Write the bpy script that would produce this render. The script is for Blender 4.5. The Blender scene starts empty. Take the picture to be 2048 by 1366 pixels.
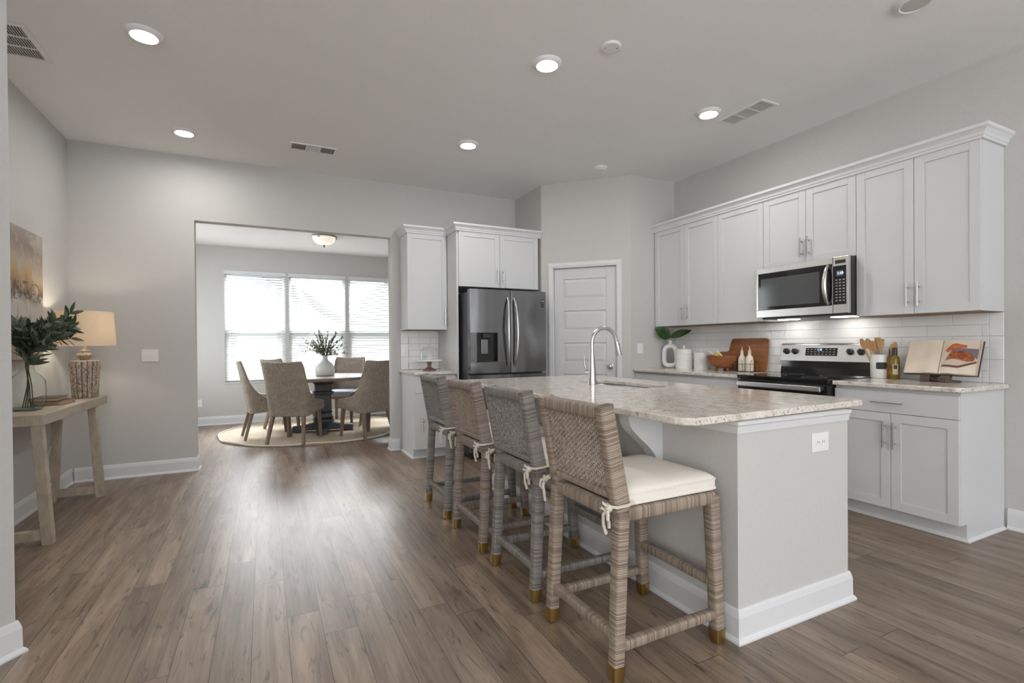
import bpy, bmesh, math, random
from mathutils import Vector, Matrix
random.seed(7)
PI = math.pi
sc = bpy.context.scene
col = sc.collection

# ------------------------------------------------------------------ camera
F_PX, W_PX = 994.41, 2048
YAW, PITCH, ROLL, EYE = math.radians(26.4427), math.radians(-0.3596), math.radians(0.4581), 1.205
cam = bpy.data.objects.new('camera', bpy.data.cameras.new('camera'))
col.objects.link(cam)
_x0 = Vector((math.cos(YAW), -math.sin(YAW), 0)); _f0 = Vector((math.sin(YAW), math.cos(YAW), 0)); _u0 = Vector((0, 0, 1))
_f = _f0 * math.cos(PITCH) + _u0 * math.sin(PITCH)
_u1 = -_f0 * math.sin(PITCH) + _u0 * math.cos(PITCH)
_r = _x0 * math.cos(ROLL) - _u1 * math.sin(ROLL)
_u = _x0 * math.sin(ROLL) + _u1 * math.cos(ROLL)
M = Matrix((( _r.x, _u.x, -_f.x, 0), (_r.y, _u.y, -_f.y, 0), (_r.z, _u.z, -_f.z, EYE), (0, 0, 0, 1)))
cam.matrix_world = M
cam.data.sensor_width = 36; cam.data.lens = F_PX / W_PX * 36
cam.data.shift_y = 12.44 / W_PX
cam.data.clip_start = .02; cam.data.clip_end = 200
sc.camera = cam

# ------------------------------------------------------------------ view, world, large lights
sc.view_settings.view_transform = 'Standard'; sc.view_settings.look = 'None'
sc.view_settings.gamma = 1; sc.view_settings.use_curve_mapping = False
sc.view_settings.exposure = 0.17
sc.cycles.use_denoising = True
sc.cycles.max_bounces = 10; sc.cycles.diffuse_bounces = 6; sc.cycles.glossy_bounces = 5
sc.cycles.transmission_bounces = 8; sc.cycles.transparent_max_bounces = 12
sc.cycles.sample_clamp_indirect = 6; sc.cycles.caustics_reflective = False; sc.cycles.caustics_refractive = False
DINING_SIDE, HALL_FILL = 24, 80
SKY, LIVING, CEILING_FILL, DINING_SKY, DOWN, LAMP = 4.2, 4, 225, 1900, 200.0, 4.5

w = bpy.data.worlds.new('World'); sc.world = w; w.use_nodes = True
w.node_tree.nodes['Background'].inputs[0].default_value = (.86, .93, 1, 1)
w.node_tree.nodes['Background'].inputs[1].default_value = SKY

def area(name, loc, rot, sx, sy, power, color=(1, 1, 1)):
    l = bpy.data.lights.new(name, 'AREA'); l.shape = 'RECTANGLE'; l.size = sx; l.size_y = sy
    l.energy = power; l.color = color
    o = bpy.data.objects.new(name, l); o.location = loc; o.rotation_euler = rot; col.objects.link(o)
    return o
# daylight through the three large windows of the living room behind the camera
for wx in (-1.55, .75, 3.05):
    area('living_window_daylight', (wx, -5.38, 1.5), (PI / 2, 0, 0), 1.6, 2.1, LIVING, (.96, .98, 1))
# added fill behind the camera, aimed up to bounce off the ceiling
area('added_ceiling_fill', (.9, -4.0, 1.3), (PI, 0, 0), 4.4, 2.4, CEILING_FILL, (.97, .98, 1))
# added fill in front of the solid hall wall, lifting cabinets, tiles and stools
area('added_hall_fill', (-2.72, -2.6, 1.5), (0, math.radians(-90), 0), 2.2, 3.2, HALL_FILL, (1, .985, .96))
# daylight through the side window of the dining room
area('dining_side_daylight', (-2.0, 7.6, 1.75), (0, math.radians(-90), 0), 2.2, 2.0, DINING_SIDE, (1, .97, .92))
# open sky above the garden, outside the dining windows
area('garden_sky_daylight', (.8, 10.6, 4.1), (math.radians(-52), 0, 0), 4.4, 3.0, DINING_SKY, (.93, .97, 1))

# ------------------------------------------------------------------ materials
def new_mat(name):
    m = bpy.data.materials.new(name); m.use_nodes = True
    nt = m.node_tree
    return m, nt, nt.nodes['Principled BSDF']
def setin(nt, sock, v):
    if hasattr(v, 'is_linked') or isinstance(v, bpy.types.NodeSocket): nt.links.new(v, sock)
    else: sock.default_value = v
def mth(nt, op, a, b=None, c=None):
    n = nt.nodes.new('ShaderNodeMath'); n.operation = op
    setin(nt, n.inputs[0], a)
    if b is not None: setin(nt, n.inputs[1], b)
    if c is not None: setin(nt, n.inputs[2], c)
    return n.outputs[0]
def comb(nt, x, y, z=0.0):
    n = nt.nodes.new('ShaderNodeCombineXYZ')
    for i, v in enumerate((x, y, z)): setin(nt, n.inputs[i], v)
    return n.outputs[0]
def sepx(nt, v):
    n = nt.nodes.new('ShaderNodeSeparateXYZ'); nt.links.new(v, n.inputs[0]); return n.outputs
def objco(nt): return nt.nodes.new('ShaderNodeTexCoord').outputs['Object']
def attr(nt, name='tc'):
    n = nt.nodes.new('ShaderNodeAttribute'); n.attribute_name = name; return n.outputs['Vector']
def noise(nt, vec, scale, detail=3, rough=.5, dist=0.0):
    n = nt.nodes.new('ShaderNodeTexNoise'); nt.links.new(vec, n.inputs['Vector'])
    n.inputs['Scale'].default_value = scale; n.inputs['Detail'].default_value = detail
    n.inputs['Roughness'].default_value = rough; n.inputs['Distortion'].default_value = dist
    return n.outputs[0]
def wnoise(nt, vec):
    n = nt.nodes.new('ShaderNodeTexWhiteNoise'); n.noise_dimensions = '3D'; nt.links.new(vec, n.inputs['Vector'])
    return n.outputs[0]
def ramp(nt, fac, stops, interp='LINEAR'):
    n = nt.nodes.new('ShaderNodeValToRGB'); n.color_ramp.interpolation = interp
    e = n.color_ramp.elements
    while len(e) > 1: e.remove(e[-1])
    for i, (p, c) in enumerate(stops):
        el = e[0] if i == 0 else e.new(p)
        el.position = p; el.color = (*c, 1) if len(c) == 3 else c
    nt.links.new(fac, n.inputs[0]); return n.outputs[0]
def mix(nt, fac, a, b, mode='MIX'):
    n = nt.nodes.new('ShaderNodeMix'); n.data_type = 'RGBA'; n.blend_type = mode
    setin(nt, n.inputs[0], fac); setin(nt, n.inputs[6], (*a, 1) if isinstance(a, tuple) and len(a) == 3 else a)
    setin(nt, n.inputs[7], (*b, 1) if isinstance(b, tuple) and len(b) == 3 else b)
    return n.outputs[2]
def bump(nt, bs, h, strength=.3, dist=.002):
    n = nt.nodes.new('ShaderNodeBump'); n.inputs['Strength'].default_value = strength; n.inputs['Distance'].default_value = dist
    nt.links.new(h, n.inputs['Height']); nt.links.new(n.outputs[0], bs.inputs['Normal'])
def scl(nt, v, s):
    n = nt.nodes.new('ShaderNodeMapping'); n.inputs['Scale'].default_value = s; nt.links.new(v, n.inputs[0]); return n.outputs[0]
def plain(name, c, rough=.5, metal=0, spec=.5, **k):
    m, nt, b = new_mat(name)
    b.inputs['Base Color'].default_value = (*c, 1); b.inputs['Roughness'].default_value = rough
    b.inputs['Metallic'].default_value = metal; b.inputs['Specular IOR Level'].default_value = spec
    for kk, v in k.items(): b.inputs[kk.replace('_', ' ')].default_value = v
    return m
def speck(name, c1, c2, scale, rough=.5, metal=0, stretch=(1, 1, 1), bmp=0, lo=.35, hi=.65, spec=.5):
    m, nt, b = new_mat(name)
    nz = noise(nt, scl(nt, objco(nt), stretch), scale, 4, .6)
    nt.links.new(ramp(nt, nz, [(lo, c1), (hi, c2)]), b.inputs['Base Color'])
    b.inputs['Roughness'].default_value = rough; b.inputs['Metallic'].default_value = metal
    b.inputs['Specular IOR Level'].default_value = spec
    if bmp: bump(nt, b, nz, bmp)
    return m
def glow(name, c, s):
    m, nt, b = new_mat(name)
    b.inputs['Base Color'].default_value = (*c, 1); b.inputs['Emission Color'].default_value = (*c, 1); b.inputs['Emission Strength'].default_value = s
    return m

wall_paint = speck('greige_wall_paint', (.545, .54, .525), (.565, .56, .545), 60, .75, bmp=.03, spec=.25)
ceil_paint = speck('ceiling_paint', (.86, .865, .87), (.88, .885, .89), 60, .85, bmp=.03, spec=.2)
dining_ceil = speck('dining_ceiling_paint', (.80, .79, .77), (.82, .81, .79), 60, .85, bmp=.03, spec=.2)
trim_white = plain('white_trim_paint', (.70, .71, .725), .4)
cab_white = plain('white_cabinet_lacquer', (.635, .645, .66), .38)
door_white = plain('white_door_paint', (.62, .625, .64), .4)
plate_white = plain('white_plastic', (.8, .8, .8), .35)
cab_raw = plain('raw_cabinet_bottom', (.32, .2, .11), .7)
steel = speck('brushed_steel', (.60, .595, .585), (.66, .655, .645), 40, .3, 1, (1, 1, 30))
chrome = plain('satin_nickel', (.56, .56, .555), .28, 1)
chrome_dark = plain('dark_nickel', (.2, .2, .2), .35, 1)
brass = plain('brass', (.50, .34, .12), .32, 1)
black_gloss = plain('black_glass', (.012, .012, .013), .06)
black_plastic = plain('black_plastic', (.02, .02, .022), .4)
dark_grey = plain('dark_grey_enamel', (.05, .05, .055), .45)
def fridge_mat():
    m, nt, b = new_mat('dark_stainless'); v = objco(nt)
    b.inputs['Metallic'].default_value = 1; b.inputs['Base Color'].default_value = (.20, .20, .205, 1); b.inputs['Roughness'].default_value = .2
    bump(nt, b, noise(nt, scl(nt, v, (6, 6, .8)), 1.1, 1, .3), .35, .02)
    return m
fridge_steel = fridge_mat()

def floor_mat():
    m, nt, b = new_mat('wood_plank_floor'); x, y, z = sepx(nt, objco(nt))
    px = mth(nt, 'DIVIDE', mth(nt, 'SUBTRACT', x, .077), .135); i = mth(nt, 'FLOOR', px); fx = mth(nt, 'FRACT', px)
    ri = wnoise(nt, comb(nt, i, 3.7, 1.1))
    py = mth(nt, 'DIVIDE', mth(nt, 'ADD', y, mth(nt, 'MULTIPLY', ri, 9.0)), 1.22); j = mth(nt, 'FLOOR', py); fy = mth(nt, 'FRACT', py)
    idv = comb(nt, i, j, .5); r1 = wnoise(nt, idv); r2 = wnoise(nt, comb(nt, j, i, 9.3))
    ox = mth(nt, 'MULTIPLY', r1, 37.0); oy = mth(nt, 'MULTIPLY', r2, 53.0)
    gv = comb(nt, mth(nt, 'ADD', x, ox), mth(nt, 'ADD', y, oy), 0.0)
    fine = noise(nt, scl(nt, gv, (70, 2.2, 1)), 1, 6, .65, .4)
    broad = noise(nt, scl(nt, gv, (9, .9, 1)), 1, 4, .6, 1.2)
    knot = noise(nt, scl(nt, gv, (19, 2.6, 1)), 1, 3, .6, 2.6)
    wv = nt.nodes.new('ShaderNodeTexWave'); wv.wave_type = 'BANDS'; wv.bands_direction = 'X'
    nt.links.new(scl(nt, gv, (9, .55, 1)), wv.inputs['Vector']); wv.inputs['Scale'].default_value = 1.6
    wv.inputs['Distortion'].default_value = 14; wv.inputs['Detail'].default_value = 3; wv.inputs['Detail Scale'].default_value = .8
    base = ramp(nt, broad, [(.25, (.105, .072, .050)), (.48, (.215, .155, .112)), (.75, (.345, .265, .20))])
    c = mix(nt, mth(nt, 'MULTIPLY', mth(nt, 'SUBTRACT', r1, .5), 1.0), base, (.24, .19, .15))
    tone = ramp(nt, r2, [(0, (.82, .81, .80)), (.5, (.98, .98, .98)), (1, (1.15, 1.13, 1.11))])
    c = mix(nt, 1.0, base, tone, 'MULTIPLY')
    c = mix(nt, ramp(nt, fine, [(.45, (0, 0, 0)), (.72, (.32, .32, .32))]), c, (.085, .06, .043))
    c = mix(nt, ramp(nt, wv.outputs[0], [(.7, (0, 0, 0)), (1, (.20, .20, .20))]), c, (.30, .235, .18))
    c = mix(nt, ramp(nt, knot, [(.57, (0, 0, 0)), (.70, (.8, .8, .8))]), c, (.055, .040, .030))
    ex = mth(nt, 'MINIMUM', fx, mth(nt, 'SUBTRACT', 1.0, fx)); ey = mth(nt, 'MINIMUM', fy, mth(nt, 'SUBTRACT', 1.0, fy))
    g = mth(nt, 'MAXIMUM', mth(nt, 'LESS_THAN', ex, .0095), mth(nt, 'LESS_THAN', ey, .0012))
    c = mix(nt, mth(nt, 'MULTIPLY', g, .9), c, (.028, .02, .015))
    nt.links.new(c, b.inputs['Base Color'])
    rg = mth(nt, 'ADD', mth(nt, 'MULTIPLY', fine, .12), .30); nt.links.new(rg, b.inputs['Roughness'])
    b.inputs['Specular IOR Level'].default_value = .72
    h = mth(nt, 'SUBTRACT', mth(nt, 'MULTIPLY', fine, .25), mth(nt, 'MULTIPLY', g, 1.0)); bump(nt, b, h, .25, .0012)
    return m
floor_wood = floor_mat()

def granite_mat():
    m, nt, b = new_mat('speckled_granite'); v = objco(nt)
    n1 = noise(nt, scl(nt, v, (1, 1, 1)), 14, 5, .65, .6)
    n2 = noise(nt, scl(nt, v, (70, 26, 70)), 1, 3, .6, .5)
    n3 = noise(nt, scl(nt, v, (130, 70, 130)), 1, 2, .6)
    n4 = noise(nt, scl(nt, v, (36, 14, 36)), 1, 4, .6, 1.0)
    c = ramp(nt, n1, [(.3, (.56, .50, .435)), (.5, (.72, .67, .60)), (.7, (.82, .785, .73))])
    c = mix(nt, ramp(nt, n4, [(.55, (0, 0, 0)), (.66, (.55, .55, .55))]), c, (.33, .27, .22))
    c = mix(nt, ramp(nt, n3, [(.60, (0, 0, 0)), (.68, (.7, .7, .7))]), c, (.80, .78, .74))
    c = mix(nt, ramp(nt, n2, [(.635, (0, 0, 0)), (.67, (.9, .9, .9))]), c, (.055, .042, .04))
    n5 = noise(nt, scl(nt, v, (52, 40, 60)), 1, 4, .7, .8)
    c = mix(nt, ramp(nt, n5, [(.60, (0, 0, 0)), (.66, (.75, .75, .75))]), c, (.15, .125, .11))
    nt.links.new(c, b.inputs['Base Color']); b.inputs['Roughness'].default_value = .12
    return m
granite = granite_mat()

def wrap_mat(name, tones, per=.0062):
    m, nt, b = new_mat(name); x, y, z = sepx(nt, attr(nt))
    t = mth(nt, 'DIVIDE', x, per); i = mth(nt, 'FLOOR', t); f = mth(nt, 'FRACT', t)
    s = mth(nt, 'SINE', mth(nt, 'MULTIPLY', f, PI))
    r = wnoise(nt, comb(nt, i, y, 2.3))
    c = ramp(nt, r, [(0, tones[0]), (.5, tones[1]), (1, tones[2])])
    nz = noise(nt, objco(nt), 9, 2)
    c = mix(nt, mth(nt, 'MULTIPLY', nz, .35), c, tones[3])
    gap = mth(nt, 'MULTIPLY', mth(nt, 'LESS_THAN', s, mth(nt, 'ADD', .22, mth(nt, 'MULTIPLY', mth(nt, 'GREATER_THAN', r, .8), .2))), .75)
    c = mix(nt, gap, c, (.07, .05, .035))
    nt.links.new(c, b.inputs['Base Color']); b.inputs['Roughness'].default_value = .5
    bump(nt, b, s, .55, .002)
    return m
TAUPE = [(.19, .14, .105), (.34, .27, .21), (.48, .395, .32), (.25, .20, .165)]
rattan = wrap_mat('wrapped_rattan', TAUPE)
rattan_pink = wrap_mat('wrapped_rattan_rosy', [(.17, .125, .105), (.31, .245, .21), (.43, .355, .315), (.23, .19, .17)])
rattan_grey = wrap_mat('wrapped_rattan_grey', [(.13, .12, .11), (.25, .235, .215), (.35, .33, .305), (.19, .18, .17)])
cane = speck('woven_cane_strand', (.21, .16, .125), (.42, .34, .275), 60, .45)
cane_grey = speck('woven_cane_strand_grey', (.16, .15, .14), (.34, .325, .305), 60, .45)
def weave_mat():
    m, nt, b = new_mat('woven_wicker'); x, y, z = sepx(nt, attr(nt))
    br = nt.nodes.new('ShaderNodeTexBrick'); nt.links.new(comb(nt, y, x, 0), br.inputs['Vector'])
    br.offset = .5; br.inputs['Scale'].default_value = 1; br.inputs['Brick Width'].default_value = .026; br.inputs['Row Height'].default_value = .0105
    br.inputs['Mortar Size'].default_value = .0022; br.inputs['Mortar Smooth'].default_value = .35; br.inputs['Bias'].default_value = 0
    br.inputs['Color1'].default_value = (.22, .165, .12, 1); br.inputs['Color2'].default_value = (.46, .37, .285, 1); br.inputs['Mortar'].default_value = (.085, .06, .042, 1)
    nz = noise(nt, scl(nt, objco(nt), (5, 5, 14)), 1, 3)
    c = mix(nt, mth(nt, 'MULTIPLY', nz, .6), br.outputs['Color'], (.46, .41, .36))
    nt.links.new(c, b.inputs['Base Color']); b.inputs['Roughness'].default_value = .6
    bump(nt, b, mth(nt, 'SUBTRACT', 1.0, br.outputs['Fac']), .6, .004)
    return m
wicker = weave_mat()
def jute_mat():
    m, nt, b = new_mat('braided_jute'); x, y, z = sepx(nt, objco(nt))
    br = nt.nodes.new('ShaderNodeTexBrick'); nt.links.new(comb(nt, x, y, 0), br.inputs['Vector'])
    br.offset = .5; br.inputs['Scale'].default_value = 1; br.inputs['Brick Width'].default_value = .045; br.inputs['Row Height'].default_value = .075
    br.inputs['Mortar Size'].default_value = .009; br.inputs['Mortar Smooth'].default_value = .6
    br.inputs['Color1'].default_value = (.42, .32, .22, 1); br.inputs['Color2'].default_value = (.55, .43, .31, 1); br.inputs['Mortar'].default_value = (.66, .58, .47, 1)
    nz = noise(nt, objco(nt), 60, 3)
    nt.links.new(mix(nt, mth(nt, 'MULTIPLY', nz, .5), br.outputs['Color'], (.36, .28, .2)), b.inputs['Base Color']); b.inputs['Roughness'].default_value = .9
    bump(nt, b, br.outputs['Fac'], .5, .004)
    return m
jute = jute_mat()
jute_edge = speck('cream_rug_binding', (.55, .5, .42), (.66, .61, .53), 80, .9)
def wood(name, c1, c2, rough=.5, stretch=(3, 40, 40), bmp=.1):
    return speck(name, c1, c2, 1.0, rough, 0, stretch, bmp, .3, .7)
oak_grey = wood('weathered_light_wood', (.36, .30, .235), (.50, .43, .345), .55, (30, 4, 12))
leg_wood = wood('grey_brown_chair_wood', (.15, .11, .08), (.25, .19, .14), .5, (40, 40, 4))
black_wood = wood('charcoal_painted_wood', (.04, .04, .045), (.075, .075, .08), .45, (20, 20, 4))
table_wood = wood('grey_washed_tabletop', (.17, .125, .10), (.27, .21, .17), .3, (40, 3, 10))
acacia = wood('acacia_board', (.20, .072, .022), (.36, .15, .05), .35, (30, 5, 30), .03)
bowl_wood = wood('red_brown_bowl_wood', (.20, .06, .02), (.33, .12, .042), .25, (12, 12, 40), .02)
spoon_wood = wood('pale_spoon_wood', (.44, .25, .11), (.58, .36, .18), .5, (60, 60, 6), .02)
stand_wood = wood('dark_stand_wood', (.065, .04, .028), (.12, .08, .06), .5)
cream_fabric = speck('cream_cushion_fabric', (.76, .72, .655), (.82, .78, .72), 250, .9, bmp=.1)
tie_fabric = speck('cream_tie_cord', (.58, .53, .46), (.68, .63, .55), 120, .9)
blue_fabric = speck('grey_blue_seat_fabric', (.34, .355, .40), (.42, .44, .48), 200, .9, bmp=.1)
slat_white, _nt, _b = new_mat('white_blind_slat')
_b.inputs['Base Color'].default_value = (.88, .88, .88, 1); _b.inputs['Roughness'].default_value = .5
_tr = _nt.nodes.new('ShaderNodeBsdfTranslucent'); _tr.inputs[0].default_value = (.92, .92, .92, 1)
_mx = _nt.nodes.new('ShaderNodeMixShader'); _mx.inputs[0].default_value = .34
_nt.links.new(_b.outputs[0], _mx.inputs[1]); _nt.links.new(_tr.outputs[0], _mx.inputs[2]); _nt.links.new(_mx.outputs[0], _nt.nodes['Material Output'].inputs[0])
shade_linen, _nt, _b = new_mat('linen_lampshade')
_nz = noise(_nt, objco(_nt), 180, 3); _nt.links.new(ramp(_nt, _nz, [(.3, (.66, .61, .54)), (.7, (.76, .71, .64))]), _b.inputs['Base Color']); _b.inputs['Roughness'].default_value = .9
_tr = _nt.nodes.new('ShaderNodeBsdfTranslucent'); _tr.inputs[0].default_value = (.74, .64, .50, 1)
_mx = _nt.nodes.new('ShaderNodeMixShader'); _mx.inputs[0].default_value = .40
_nt.links.new(_b.outputs[0], _mx.inputs[1]); _nt.links.new(_tr.outputs[0], _mx.inputs[2]); _nt.links.new(_mx.outputs[0], _nt.nodes['Material Output'].inputs[0])
def glass_mat(name, c, rough=.0):
    m, nt, b = new_mat(name)
    b.inputs['Base Color'].default_value = (*c, 1); b.inputs['Transmission Weight'].default_value = 1; b.inputs['Roughness'].default_value = rough; b.inputs['IOR'].default_value = 1.45
    return m
def thin_glass(name, c=(1, 1, 1), refl=.9):
    m = bpy.data.materials.new(name); m.use_nodes = True; nt = m.node_tree; nt.nodes.clear()
    o = nt.nodes.new('ShaderNodeOutputMaterial'); t = nt.nodes.new('ShaderNodeBsdfTransparent'); g = nt.nodes.new('ShaderNodeBsdfGlossy'); g.inputs['Roughness'].default_value = .02
    t.inputs[0].default_value = (*c, 1); f = nt.nodes.new('ShaderNodeFresnel'); f.inputs[0].default_value = 1.45
    x = nt.nodes.new('ShaderNodeMixShader'); gm = nt.nodes.new('ShaderNodeNewGeometry'); nt.links.new(mth(nt, 'MULTIPLY', mth(nt, 'MULTIPLY', f.outputs[0], refl), mth(nt, 'SUBTRACT', 1.0, gm.outputs['Backfacing'])), x.inputs[0]); nt.links.new(t.outputs[0], x.inputs[1]); nt.links.new(g.outputs[0], x.inputs[2]); nt.links.new(x.outputs[0], o.inputs[0])
    return m
pane_glass = thin_glass('window_glass')
vase_glass = thin_glass('pale_green_glass', (.945, .98, .962), 2.4)
dome_glass = thin_glass('clear_dome_glass', (.96, .97, .97), 1.2)
oil_amber = plain('amber_oil_glass', (.20, .085, .008), .08)
oil_green = plain('olive_oil_glass', (.19, .125, .008), .08)
water_green = plain('vase_base_glass', (.20, .36, .29), .05, Alpha=.55)
leaf_olive = speck('olive_leaf', (.045, .07, .042), (.105, .145, .09), 30, .55)
leaf_olive_pale = speck('silver_olive_leaf', (.13, .16, .13), (.20, .23, .19), 30, .55)
leaf_bright = speck('glossy_green_leaf', (.012, .045, .008), (.05, .13, .03), 25, .3)
leaf_vein = plain('yellow_green_vein', (.22, .33, .08), .4)
dry_leaf = speck('dried_grey_green_foliage', (.10, .11, .065), (.20, .20, .13), 40, .8)
stem_mat = speck('brown_stem', (.07, .055, .03), (.13, .10, .055), 40, .6)
olive_fruit = plain('dark_olive_fruit', (.05, .018, .02), .3)
ceramic_white = plain('white_ceramic', (.80, .80, .79), .25)
ceramic_matte = speck('white_matte_ceramic', (.74, .74, .73), (.82, .82, .81), 60, .6, bmp=.05)
vase_pale = plain('pale_blue_white_ceramic', (.62, .66, .66), .35)
cream_ceramic = plain('cream_ceramic', (.72, .66, .57), .35)
copper = plain('copper_spout', (.62, .34, .2), .3, 1)
chalk = plain('black_chalk_label', (.035, .035, .04), .7)
label_cream = plain('bottle_label_cream', (.6, .5, .36), .6); label_orange = plain('bottle_label_orange', (.45, .17, .05), .6); label_dark = plain('bottle_label_dark', (.04, .045, .05), .6)
paper = speck('cream_paper', (.66, .56, .45), (.72, .63, .53), 8, .7)
paper_edge = speck('page_block_edge', (.46, .38, .25), (.62, .53, .38), 1, .8, 0, (2, 300, 2))
book_dark = plain('dark_book_cloth', (.07, .065, .065), .7); book_brown = plain('brown_book_cloth', (.13, .06, .035), .6); book_pages = speck('book_pages', (.42, .27, .18), (.56, .40, .29), 1, .8, 0, (3, 3, 400))
cake_pink = wood('rosewood_stand', (.17, .095, .075), (.25, .15, .12), .4, (30, 30, 8))
sash_vinyl = plain('white_vinyl_sash', (.82, .83, .84), .4)
tile_white, _nt, _b = new_mat('glossy_white_tile')
_nz = noise(_nt, objco(_nt), 26, 3, .5, .6); _b.inputs['Base Color'].default_value = (.82, .83, .84, 1); _b.inputs['Roughness'].default_value = .08
bump(_nt, _b, _nz, .35, .006)
grout = plain('grey_grout', (.36, .36, .36), .9)

# ------------------------------------------------------------------ mesh builder
class MB:
    def __init__(s, M=None): s.v = []; s.f = []; s.t = []; s.M = M or Matrix()
    def add(s, vs, fs, tc=None):
        o = len(s.v)
        s.v += [s.M @ Vector(p) for p in vs]; s.f += [[i + o for i in f] for f in fs]
        s.t += tc if tc else [(p[0], p[1], p[2]) for p in vs]
        return s
    def box(s, x0, x1, y0, y1, z0, z1):
        vs = [(x, y, z) for z in (z0, z1) for y in (y0, y1) for x in (x0, x1)]
        return s.add(vs, [(0, 2, 3, 1), (4, 5, 7, 6), (0, 1, 5, 4), (2, 6, 7, 3), (0, 4, 6, 2), (1, 3, 7, 5)])
    def prism(s, poly, a, b, axis='z'):
        f = {'z': lambda p, h: (p[0], p[1], h), 'x': lambda p, h: (h, p[0], p[1]), 'y': lambda p, h: (p[0], h, p[1])}[axis]
        n = len(poly)
        return s.add([f(p, a) for p in poly] + [f(p, b) for p in poly],
                     [list(range(n))[::-1], list(range(n, 2 * n))] + [(i, (i + 1) % n, n + (i + 1) % n, n + i) for i in range(n)])
    def lathe(s, prof, c=(0, 0, 0), n=32, rib=None):
        vs = []; fs = []; rings = []
        for r, z in prof:
            if r < 1e-6: vs.append((c[0], c[1], c[2] + z)); rings.append([len(vs) - 1])
            else:
                st = len(vs)
                for k in range(n):
                    a = 2 * PI * k / n; rr = r * (rib(a, z) if rib else 1)
                    vs.append((c[0] + rr * math.cos(a), c[1] + rr * math.sin(a), c[2] + z))
                rings.append(list(range(st, st + n)))
        for A, B in zip(rings, rings[1:]):
            if len(A) == 1 and len(B) == 1: continue
            for k in range(n):
                k2 = (k + 1) % n
                if len(A) == 1: fs.append((A[0], B[k], B[k2]))
                elif len(B) == 1: fs.append((A[k], B[0], A[k2]))
                else: fs.append((A[k], B[k], B[k2], A[k2]))
        return s.add(vs, fs)
    def tube(s, path, r, n=8, cap=True, closed=False, sq=None):
        P = [Vector(p) for p in path]; m = len(P)
        R = r if isinstance(r, (list, tuple)) else [r] * m
        T = []
        for i in range(m):
            a = P[i - 1] if (i or closed) else P[i]; b = P[(i + 1) % m] if (i < m - 1 or closed) else P[i]
            T.append((b - a).normalized())
        up = Vector((0, 0, 1)) if abs(T[0].z) < .9 else Vector((1, 0, 0))
        N = (up - T[0] * up.dot(T[0])).normalized(); vs = []; fs = []; tc = []; L = 0
        for i in range(m):
            if i: L += (P[i] - P[i - 1]).length
            N = (N - T[i] * N.dot(T[i])).normalized(); B = T[i].cross(N)
            for k in range(n):
                a = 2 * PI * k / n
                vs.append(tuple(P[i] + (N * math.cos(a) + B * math.sin(a)) * R[i])); tc.append((L, 0, 0))
        for i in range(m - 1 if not closed else m):
            for k in range(n):
                i2 = (i + 1) % m; fs.append((i * n + k, i * n + (k + 1) % n, i2 * n + (k + 1) % n, i2 * n + k))
        if cap and not closed: fs += [list(range(n))[::-1], [(m - 1) * n + k for k in range(n)]]
        return s.add(vs, fs, tc)
    def bar(s, p0, p1, w, d, side, ch=.2, seed=0.0, w1=None, d1=None):
        """square bar with rounded corners; 'side' is the direction of w"""
        a, b = Vector(p0), Vector(p1); T = (b - a).normalized(); S = Vector(side); S = (S - T * S.dot(T)).normalized(); U = T.cross(S)
        pts = []
        for cx, cy in ((1, 1), (-1, 1), (-1, -1), (1, -1)):
            q = [(cx, cy * (1 - 2 * ch)), (cx * (1 - .6 * ch), cy * (1 - .6 * ch)), (cx * (1 - 2 * ch), cy)]
            pts += q if cx * cy > 0 else q[::-1]
        n = len(pts); L = (b - a).length; vs = []; tc = []
        for P, ww, dd, l in ((a, w, d, 0), (b, w1 or w, d1 or d, L)):
            for x, y in pts: vs.append(tuple(P + S * (x * ww / 2) + U * (y * dd / 2))); tc.append((l + seed, seed, 0))
        return s.add(vs, [list(range(n))[::-1], list(range(n, 2 * n))] + [(i, (i + 1) % n, n + (i + 1) % n, n + i) for i in range(n)], tc)
    def sphere(s, c, r, n=12, sz=1.0):
        return s.lathe([(r * math.sin(PI * i / n), -r * sz * math.cos(PI * i / n)) for i in range(n + 1)], c, max(8, n))
    def sweep(s, path, prof, closed=False, out=1):
        """profile (offset, z) swept along a plan path with mitred corners; offset to the right of travel * out"""
        P = [Vector((p[0], p[1])) for p in path]; m = len(P); vs = []; fs = []; k = len(prof)
        for i in range(m):
            d0 = (P[i] - P[i - 1]).normalized() if (i or closed) else None
            d1 = (P[(i + 1) % m] - P[i]).normalized() if (i < m - 1 or closed) else None
            d0 = d0 or d1; d1 = d1 or d0
            n0 = Vector((d0.y, -d0.x)) * out; n1 = Vector((d1.y, -d1.x)) * out
            b = (n0 + n1); b = b / max(.2, b.dot(n0))
            for o, z in prof: vs.append((P[i].x + b.x * o, P[i].y + b.y * o, z))
        for i in range(m if closed else m - 1):
            j = (i + 1) % m
            for q in range(k): fs.append((i * k + q, i * k + (q + 1) % k, j * k + (q + 1) % k, j * k + q))
        if not closed: fs += [list(range(k)), [(m - 1) * k + q for q in range(k)][::-1]]
        return s.add(vs, fs)
    def build(s, name, mat, parent=None, smooth=None, bevel=0, seg=2, world=False):
        me = bpy.data.meshes.new(name); bm = bmesh.new(); lay = bm.verts.layers.float_vector.new('tc')
        off = Vector(parent.get('_o', (0, 0, 0))) if (world and parent) else Vector((0, 0, 0))
        V = []
        for p, t in zip(s.v, s.t): q = bm.verts.new(p - off); q[lay] = t; V.append(q)
        for f in s.f:
            try: bm.faces.new([V[i] for i in f])
            except ValueError: pass
        bmesh.ops.recalc_face_normals(bm, faces=bm.faces[:]); bm.to_mesh(me); bm.free()
        if smooth:
            for p in me.polygons: p.use_smooth = True
            me.set_sharp_from_angle(angle=math.radians(smooth if smooth is not True else 40))
        me.materials.append(mat)
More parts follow.
